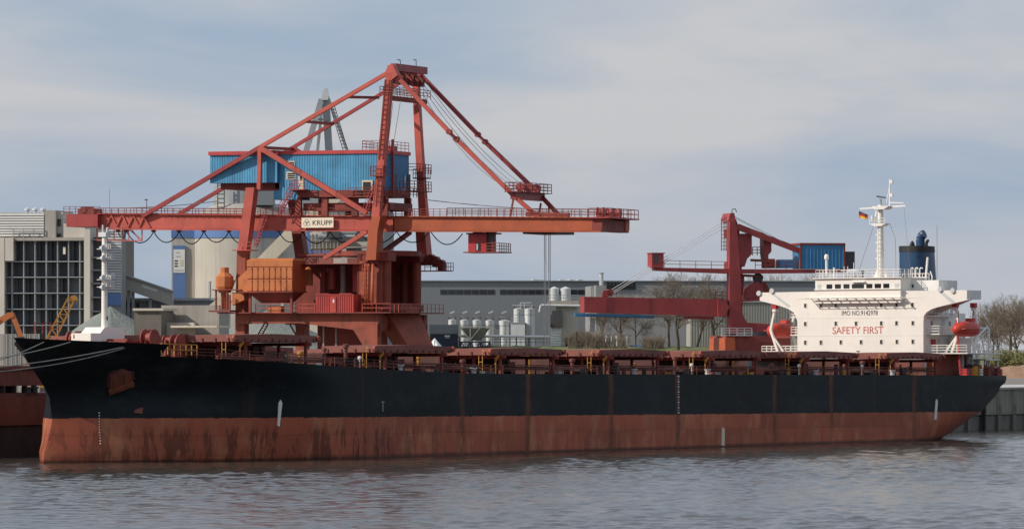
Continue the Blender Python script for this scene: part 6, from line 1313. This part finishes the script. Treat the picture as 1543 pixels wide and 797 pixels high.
# --- grey warehouse with window bands
W1 = Spot(980, 4, 880); wr = thing('warehouse', 'long grey flat-roofed warehouse with a band of windows', 'building', W1.M)
W1.part('warehouse_wall', M['cladding'], wr, 560, 1300, 424, None, 0, 40); W1.part('roof_edge', M['grey_steel'], wr, 558, 1302, 422.3, 424.2, -.4, 40.4)
for x0, x1 in ((663, 746), (753, 902), (912, 1060)):
    n = int((x1 - x0) / 10.4)
    for k in range(n):
        a = x0 + (x1 - x0) * k / n; W1.part('window', M['pane'], wr, a + .5, a + (x1 - x0) / n - .5, 436.5, 443.5, -.06, .05)
rnd = random.Random(5)
for x in (803, 812, 843, 858, 871): W1.part('skylight', M['light_steel'], wr, x, x + 8, 420.8, 422.3, 4, 8)
for x in (678, 697, 716, 736, 756): g = MB(); g.beam(W1.p(x, 472, -1), W1.p(x + 7, 469, -1), .25); g.build('wall_lamp', M['light_steel'], wr)
W2 = Spot(940, 4, 950); w2 = thing('dark_glazed_hall', 'grey hall with dark glazed front behind the bare trees', 'building', W2.M)
W2.part('hall_wall', M['hall_grey'], w2, 898, 1092, 430, None, 0, 22)
for k in range(8): W2.part('glazing', M['pane'], w2, 914 + k * 5.6, 918.6 + k * 5.6, 426, 436, -.3, 0)
W2.part('hall_frame', M['dark_steel'], w2, 912, 962, 424.5, 426, -.4, 0); W2.part('wall_band', M['concrete'], w2, 898, 1092, 446, 449, -.1, 0)
ch = thing('chimney', 'thin pale steel chimney above the warehouse near the crane boom', 'chimney', W2.M); p = W2.p(906, 430, 5); g = MB(); g.tube((p.x, 5, QZ), (p.x, 5, W2.p(906, 412, 5).z), .38, 14); g.build('flue', M['light_steel'], ch, smooth=40); g = MB(); g.tube((p.x, 5, W2.p(906, 412.5, 5).z), (p.x, 5, W2.p(906, 411, 5).z), .46, 14); g.build('flue_rim', M['grey_steel'], ch)
W3 = Spot(905, 0, 1150); w3 = thing('ribbed_shed', 'grey-brown ribbed shed wall behind the crimson crane foot', 'building', W3.M)
W3.part('shed_wall', M['cladding2'], w3, 1040, 1230, 455, None, 0, 20)
for k in range(46): W3.part('cladding_rib', M['cladding2'], w3, 1041 + 4.1 * k, 1042.4 + 4.1 * k, 456, 540, -.12, 0)
W3.part('roof_edge', M['grey_steel'], w3, 1038, 1232, 453.5, 455.5, -.4, 20.4)
# --- tanks
T1 = Spot(925, 0, 740)
def tank(label, x0, x1, yt, y=0, mat='light_steel', yb=None, nm='storage_tank'):
    a, b = T1.p(x0, yt, y), T1.p(x1, yt, y); r_ = (b.x - a.x) / 2; c = T1.p((x0 + x1) / 2, yt, y)
    o = thing(nm, label, 'tank', T1.M @ Matrix.Translation((c.x, y + r_, 0)), 'tanks in front of the warehouse')
    z0 = T1.p(x0, yb, y).z if yb else QZ
    g = MB(); g.lathe((0, 0, 0), [(r_, z0), (r_, c.z), (r_ * .5, c.z + r_ * .16), (.05, c.z + r_ * .22)], 28); g.build('shell', M[mat], o, smooth=40)
    for k in range(2): g = MB(); zz = z0 + (c.z - z0) * (.62 + .3 * k); g.lathe((0, 0, zz), [(r_ + .04, 0), (r_ + .04, .1)], 28); g.build('hoop', M['grey_steel'], o, smooth=40)
    g = MB(); g.ladder((0, -r_ - .1, z0), (0, -r_ - .1, c.z + .5), .4, .03); g.build('ladder', M['grey_steel'], o)
    g = MB(); pts = [(r_ * .92 * cos(a_), r_ * .92 * sin(a_), c.z + .05) for a_ in [k * pi / 5 for k in range(11)]]; g.rail(pts, .6, 1, .025, 0); g.build('top_railing', M['grey_steel'], o)
tank('leftmost short silver tank beside the red crane', 675.5, 687.5, 482); tank('second short silver tank from the red crane', 693, 706, 482.5); tank('third short silver tank from the red crane', 712, 725, 482.5)
tank('fourth short silver tank from the red crane', 731.5, 744, 483); tank('fifth and widest of the short silver tanks', 751.5, 769, 483.5)
tank('squat silver tank behind the tank-row box', 774, 789, 465.5, 6); tank('tall silver tank at the right end of the row', 790.5, 806, 465.5, 1)
bx = thing('tank_box', 'pale square tank housing between the silver tanks', 'tank', T1.M); T1.part('box_shell', M['light_steel'], bx, 769.5, 791, 486.5, None, -1, 4); T1.part('box_rim', M['grey_steel'], bx, 769, 791.5, 485.5, 487, -1.1, 4.1); g = MB(); g.rail([T1.p(769, 486, -1), T1.p(791, 486, -1)], .8, .9, .03, 1); g.build('box_railing', M['grey_steel'], bx)
pg = thing('pipe_gantry', 'thin pipe gantry above the two taller silver tanks', 'pipework', T1.M)
g = MB()
for x in (784, 790, 801): g.beam(T1.p(x, 466, 3), T1.p(x, 456 if x < 795 else 459, 3), .12)
g.beam(T1.p(784, 456, 3), T1.p(801, 456, 3), .12); g.beam(T1.p(772, 460, 3), T1.p(806, 460, 3), .1); g.build('pipe_frame', M['light_steel'], pg)
T2 = Spot(880, 0, 720)
hp = thing('steel_hopper', 'beige funnel hopper on a black steel stand before the tanks', 'hopper', T2.M)
P = [T2.p(x, y, 0) for x, y in ((695, 494), (738, 494), (725, 513), (708, 513))]
g = MB(); z1, z0 = P[0].z, P[2].z; g.hexa([(P[3].x, 1.6, z0), (P[2].x, 1.6, z0), (P[2].x, 2.6, z0), (P[3].x, 2.6, z0)], [(P[0].x, 0, z1), (P[1].x, 0, z1), (P[1].x, 4.2, z1), (P[0].x, 4.2, z1)]); g.build('funnel', M['cladding2'], hp)
g = MB()
for x in (694, 708.5, 738.5): p = T2.p(x, 492, -.1); p2 = T2.p(x, 513, -.1); g.beam((p.x, -.1, p2.z), (p.x, -.1, p.z), .18); g.beam((p.x, 4.3, p2.z), (p.x, 4.3, p.z), .18)
a, b = T2.p(693.5, 492.5, -.1), T2.p(739, 492.5, -.1); g.beam(a, b, .2); g.beam(a + Vector((0, 4.4, 0)), b + Vector((0, 4.4, 0)), .2); g.beam(T2.p(694, 494, -.1), T2.p(708.5, 512, -.1), .14); g.beam(T2.p(723, 494, -.1), T2.p(708.5, 512, -.1), .14); g.build('frame', M['cream'], hp)
g = MB(); a, b = T2.p(693, 514, 0), T2.p(739, 514, 0); g.box(a.x, b.x, -.2, 4.4, a.z - .25, a.z)
for x in (694, 708.5, 716, 724, 738): p = T2.p(x, 515, 0)
for x, x2 in ((694.5, 700), (708.5, 703), (708.5, 714), (724, 718), (724, 730), (738, 733)): g.beam(T2.p(x, 515, 0), T2.p(x2, 524, 0), .2); 
for x in (694, 708.5, 724, 738): p = T2.p(x, 515, 0); g.beam((p.x, 0, p.z), (p.x, 0, QZ), .28); g.beam((p.x, 4.1, p.z), (p.x, 4.1, QZ), .28)
g.build('stand', M['dark_steel'], hp)
nc = thing('navy_container', 'dark navy site container beside the crane leg', 'container', T2.M)
T2.part('container_body', M['navy'], nc, 648, 690, 503, None, 1, 4); T2.part('container_roof', M['cladding'], nc, 647, 690.5, 489, 503, .8, 4.2); d_ = T2.part('notice', M['print_white'], nc, 670, 678, 505, 507, .94, 1); T2.part('notice', M['print_white'], nc, 671, 677.5, 508, 509, .94, 1)
tp = heap('tarpaulin_heap', 'small white tarpaulin-covered heap at the foot of the crane', 655, 509, 868, .5, 9, 'tarp'); tp['category'] = 'tarpaulin'; del tp['group']
pr = thing('pipe_bridge', 'white pipe on thin posts in front of the silver tanks', 'pipework', T2.M)
g = MB(); g.tube(T2.p(690, 506, 6), T2.p(829, 507.5, 6), .22, 10); g.build('pipe', M['print_white'], pr, smooth=40)
for x in (692, 754, 778, 797, 820): p = T2.p(x, 507, 6); g = MB(); g.beam((p.x, 6, QZ), (p.x, 6, p.z), .2); g.build('post', M['dark_steel'], pr)
g = MB(); g.rail([T2.p(742, 520, 7), T2.p(828, 520, 7)], 1.0, 2.5, .05, 1); g.build('handrail', M['grey_steel'], pr)
# --- loading tower with two small silos
T3 = Spot(890, 0, 845); lt = thing('loading_tower', 'pale loading tower with two small white silos on top', 'tower', T3.M)
T3.part('tower_deck', M['concrete'], lt, 826, 872, 453, 461, 0, 6); T3.part('tower_body', M['pale_wall'], lt, 838, 870, 461, None, 1, 5.5); T3.part('wing', M['concrete'], lt, 868, 905, 500, None, 1, 5)
for x0, x1 in ((828, 842.5), (844.5, 860)):
    a, b = T3.p(x0, 435, 1), T3.p(x1, 453, 1); r_ = (b.x - a.x) / 2; g = MB(); g.lathe(((a.x + b.x) / 2, 1 + r_, 0), [(r_, b.z), (r_, a.z), (.1, a.z + .35)], 24); g.build('silo', M['light_steel'], lt, smooth=40)
T3.part('machine', M['dark_steel'], lt, 829, 848, 474, 493, -.5, 2); T3.part('machine_cap', M['dark_steel'], lt, 832, 846, 468, 474, 0, 1.5)
a, b = T3.p(828.5, 496, -.4), T3.p(846.5, 530, -.4); r_ = (b.x - a.x) / 2
g = MB(); pf = []; z = QZ
while z < a.z: pf += [(r_, z), (r_ + .06, z + .18), (r_, z + .36)]; z += .4
g.lathe(((a.x + b.x) / 2, r_, 0), pf, 24); g.build('ribbed_spout', M['white2'], lt)
g = MB(); g.tube(T3.p(815, 460, 0), T3.p(880, 461, 0), .2, 8); g.tube(T3.p(815, 460, 0), T3.p(813, 470, 0), .2, 8); g.build('transfer_pipe', M['light_steel'], lt)
for x, y in ((852, 508), (858, 508)): T3.part('window', M['pane'], lt, x, x + 4, y, y + 14, .9, 1)
g = MB(); g.rail([T3.p(826, 453, 0), T3.p(872, 453, 0)], .9, 1.2, .03, 1); g.build('deck_railing', M['grey_steel'], lt)
T4 = Spot(900, 0, 940); pv = thing('pipe_skid', 'dark blue-green pipe and valve skid behind the bare trees', 'pipework', T4.M)
T4.part('skid_frame', M['dark_steel'], pv, 912, 952, 505, 506, 0, 3); T4.part('skid_base', M['banner_blue'], pv, 914, 978, 520, None, 0, 2)
for x in (915, 922.5, 930, 938, 946): p = T4.p(x, 506, 0); g = MB(); g.tube((p.x, 0, QZ), (p.x, 0, p.z), .3, 10); g.build('skid_pipe', M['light_steel' if x < 935 else 'grey_steel'], pv, smooth=40)

# ================================================================ TREES
def grow(seed, h, spread=.42, levels=5, lean=0.0, fine=.014):
    rnd = random.Random(seed); tr, cw = MB(), MB()
    def br(p, d, L, r_, lv):
        n = 3 if lv < 2 else 2; q_ = p
        for k in range(n):
            d = (d + Vector((rnd.uniform(-1, 1), rnd.uniform(-1, 1), rnd.uniform(-.3, .5))) * (.10 + .05 * lv)).normalized()
            e = q_ + d * (L / n); r1 = r_ * (1 - .28 * (k + 1) / n)
            (tr if lv < 1 else cw).tube(q_, e, r_ * (1 - .28 * k / n), 6 if lv < 2 else 3, r1, cap=False); q_ = e
            if lv < levels and (k > 0 or lv > 0):
                for _ in range(rnd.choice((1, 2, 2)) if lv else 2):
                    a = rnd.uniform(0, 6.28); t_ = d.orthogonal().normalized(); t_ = Matrix.Rotation(a, 3, d) @ t_
                    nd = (d * (1 - spread * rnd.uniform(.8, 1.3)) + t_ * spread * rnd.uniform(1.0, 1.7) + Vector((0, 0, .12))).normalized()
                    br(q_, nd, L * rnd.uniform(.55, .78), max(fine, r1 * rnd.uniform(.45, .62)), lv + 1)
        if lv < levels: br(q_, d, L * .68, max(fine, r1 * .8), lv + 1)
    br(Vector((0, 0, 0)), Vector((lean, 0, 1)).normalized(), h * .36, h * .021, 0)
    zt_ = max(v[2] for v in cw.v); k = h / zt_
    for m_ in (tr, cw): m_.v = [(x * k, y * k, z * k) for x, y, z in m_.v]
    return tr.mesh('trunk', M['bark'], True, False), cw.mesh('crown', M['twig'], False, False)
TREES = [grow(s, 10, sp, 5, l, .012) for s, sp, l in ((21, .42, 0.0), (22, .36, .1), (23, .5, -.08), (24, .44, .05))]
def tree(label, px, py_base, py_top, Z, kind, rz=0.0, group=None, wide=1.0, zb=None):
    x = (px - 771.5) / F_PX * Z; z0 = CAM_H + (HZ - py_base) * Z / F_PX if zb is None else zb; h = CAM_H + (HZ - py_top) * Z / F_PX - z0
    o = thing('bare_tree', label, 'tree', Matrix.Translation((x, Z, z0)) @ Matrix.Rotation(rz, 4, 'Z') @ Matrix.Diagonal((h / 10 * wide, h / 10 * wide, h / 10, 1)), group)
    for nm, me in zip(('trunk', 'crown'), TREES[kind]): link(nm, me, o)
    return o
GM = 'bare trees on the grass behind the ship'
for i, (px, top_, kd, lab, wd) in enumerate(((902, 446, 1, 'slim bare tree beside the loading tower', .8), (936, 428, 0, 'bare tree left of the tallest one under the crimson boom', 1.0), (958, 450, 2, 'small bare tree in front of the pipe skid', .8), (1022, 403, 3, 'tallest bare tree with thick trunk under the crimson boom', 1.1),
                                             (1008, 420, 0, 'leaning bare tree close left of the tallest trunk', .9), (1050, 425, 1, 'bare tree midway between tallest trunk and crane foot', .9), (1078, 410, 2, 'bare tree right beside the crimson crane tower', 1.0))):
    tree(lab, px, 527, top_, 878 + 4 * (i % 3), kd, i * 1.3, GM, wd)
GR = 'bare trees on the river bank'
for i, (px, base, top_, kd, lab, wd) in enumerate(((1494, 552, 452, 3, 'leftmost bare tree on the far bank beside the stern gantry', .95), (1521, 552, 440, 0, 'big bare tree in the middle of the far bank group', 1.15), (1546, 552, 436, 2, 'large bare tree at the right edge of the picture', 1.2), (1575, 552, 452, 1, 'bare tree just past the right edge on the far bank', 1.1), (1508, 552, 447, 1, 'bare tree behind the gap of the far bank group', 1.0), (1535, 552, 442, 1, 'narrow bare tree close behind the large right-edge tree', 1.0))):
    tree(lab, px, base, top_, 1180 + 12 * i, kd, i * 2.1 + .4, GR, wd)
# far wood that reads as one mass
wd = MB(); rnd = random.Random(3)
for k in range(46):
    me = TREES[k % 4][1]; Z = 1150 + rnd.uniform(0, 90); px = 1000 + 310 * (k + rnd.random()) / 46; x = (px - 771.5) / F_PX * Z; h = (CAM_H + (HZ - (414 + 6 * sin(k * .7) + rnd.uniform(-3, 6))) * Z / F_PX) - QZ; a = rnd.uniform(0, 6.28); sc = h / 10
    co = np.empty(len(me.vertices) * 3); me.vertices.foreach_get('co', co); co = co.reshape(-1, 3) * sc; w_ = .8
    X = (co[:, 0] * cos(a) - co[:, 1] * sin(a)) * w_ + x; Y = (co[:, 0] * sin(a) + co[:, 1] * cos(a)) * w_ + Z
    o = len(wd.v); wd.v += list(zip(X.tolist(), Y.tolist(), (co[:, 2] + QZ).tolist())); 
    fs = [tuple(i + o for i in p.vertices) for p in me.polygons]; wd.f += fs; wd.m += [0] * len(fs)
M['far_wood'] = paint('far_wood', (0.21, 0.18, 0.115), .9, 0, var=.25, streak=0)
o = wd.build('far_wood', M['far_wood'], recalc=False); o['kind'] = 'stuff'; tag(o, 'brown leafless wood on the skyline behind the crimson crane', 'wood')
# scrub on the embankment and the budding willow
def bush(nm, label, px, py_base, py_top, Z, w_, n, seed, mat='leaf', group=None):
    rnd = random.Random(seed); x = (px - 771.5) / F_PX * Z; z0 = CAM_H + (HZ - py_base) * Z / F_PX; h = (py_base - py_top) * Z / F_PX
    t = thing(nm, label, 'bush', Matrix.Translation((x, Z, z0)), group); g = MB(); lobes = [(rnd.uniform(-.8, .8) * w_, rnd.uniform(-.6, .6) * w_, h * rnd.uniform(.3, .62), rnd.uniform(.28, .5)) for _ in range(13)]
    for k in range(n):
        lx, ly, lz, lr = rnd.choice(lobes); d = Vector((rnd.gauss(0, 1), rnd.gauss(0, 1), rnd.gauss(0, 1))).normalized() * (rnd.random() ** .4); c = Vector((lx + d.x * lr * w_, ly + d.y * lr * w_, max(.1, lz + d.z * lr * h))); s = rnd.uniform(.12, .26)
        a = Vector((rnd.gauss(0, 1), rnd.gauss(0, 1), rnd.gauss(0, 1))).normalized(); b = a.orthogonal().normalized(); g.add([c - a * s, c + b * s * .6, c + a * s, c - b * s * .6], [(0, 1, 2, 3)])
    g.build('foliage', M[mat], t, recalc=False); g = MB()
    for k in range(9): a = rnd.uniform(0, 6.28); g.tube((0, 0, -.2), (cos(a) * w_ * .5, sin(a) * w_ * .4, h * .6), .08, 5, .03)
    g.build('stem', M['bark'], t)
bush('willow_bush', 'yellow-green budding willow bush on the far bank by the stern', 1524, 556, 526, 1140, 4.2, 5200, 5)
bush('willow_bush', 'low pale green bush at the right edge near the quay', 1545, 560, 536, 1130, 3.0, 2600, 6)
def scrub(label, px, py_top, Z, w_, n, seed):
    rnd = random.Random(seed); x = (px - 771.5) / F_PX * Z; z0 = 12.2; h = CAM_H + (HZ - py_top) * Z / F_PX - z0
    t = thing('scrub_bush', label, 'bush', Matrix.Translation((x, Z, z0)), 'scrub on the grass bank'); g = MB()
    for k in range(n):
        b = Vector((rnd.uniform(-1, 1) * w_, rnd.uniform(-.5, .5) * w_, 0)); L = h * rnd.uniform(.5, 1); d = Vector((rnd.gauss(0, .3), rnd.gauss(0, .3), 1)).normalized(); e = b + d * L
        g.tube(b, e, .035, 3, .015, cap=False)
        for _ in range(3): q_ = b.lerp(e, rnd.uniform(.35, .95)); g.tube(q_, q_ + (d + Vector((rnd.gauss(0, .7), rnd.gauss(0, .7), 0))).normalized() * L * .3, .018, 3, .01, cap=False)
    g.build('twigs', M['twig'], t, recalc=False)
for i, (px, top_, w_, lab) in enumerate(((880, 494, 2.6, 'brown leafless scrub right of the loading tower'), (920, 500, 2.8, 'brown scrub under the free end of the crimson boom'), (984, 504, 1.8, 'small brown scrub left of the tallest bare trunk'))):
    scrub(lab, px, top_, 872, w_, 170, 30 + i)
# small things on the quay beyond the stern
bd = thing('quay_bollard', 'black mooring bollard on the quay beyond the stern', 'bollard', BERTH @ Matrix.Translation((-21, 271, QZ + .25))); g = MB(); g.lathe((0, 0, 0), [(.45, 0), (.3, .25), (.3, .6), (.5, .75), (.5, .95), (.2, 1.05)], 14); g.build('post', M['dark_steel'], bd, smooth=40); g = MB(); g.box(-.6, .6, -.6, .6, 0, .08); g.build('base_plate', M['dark_steel'], bd)
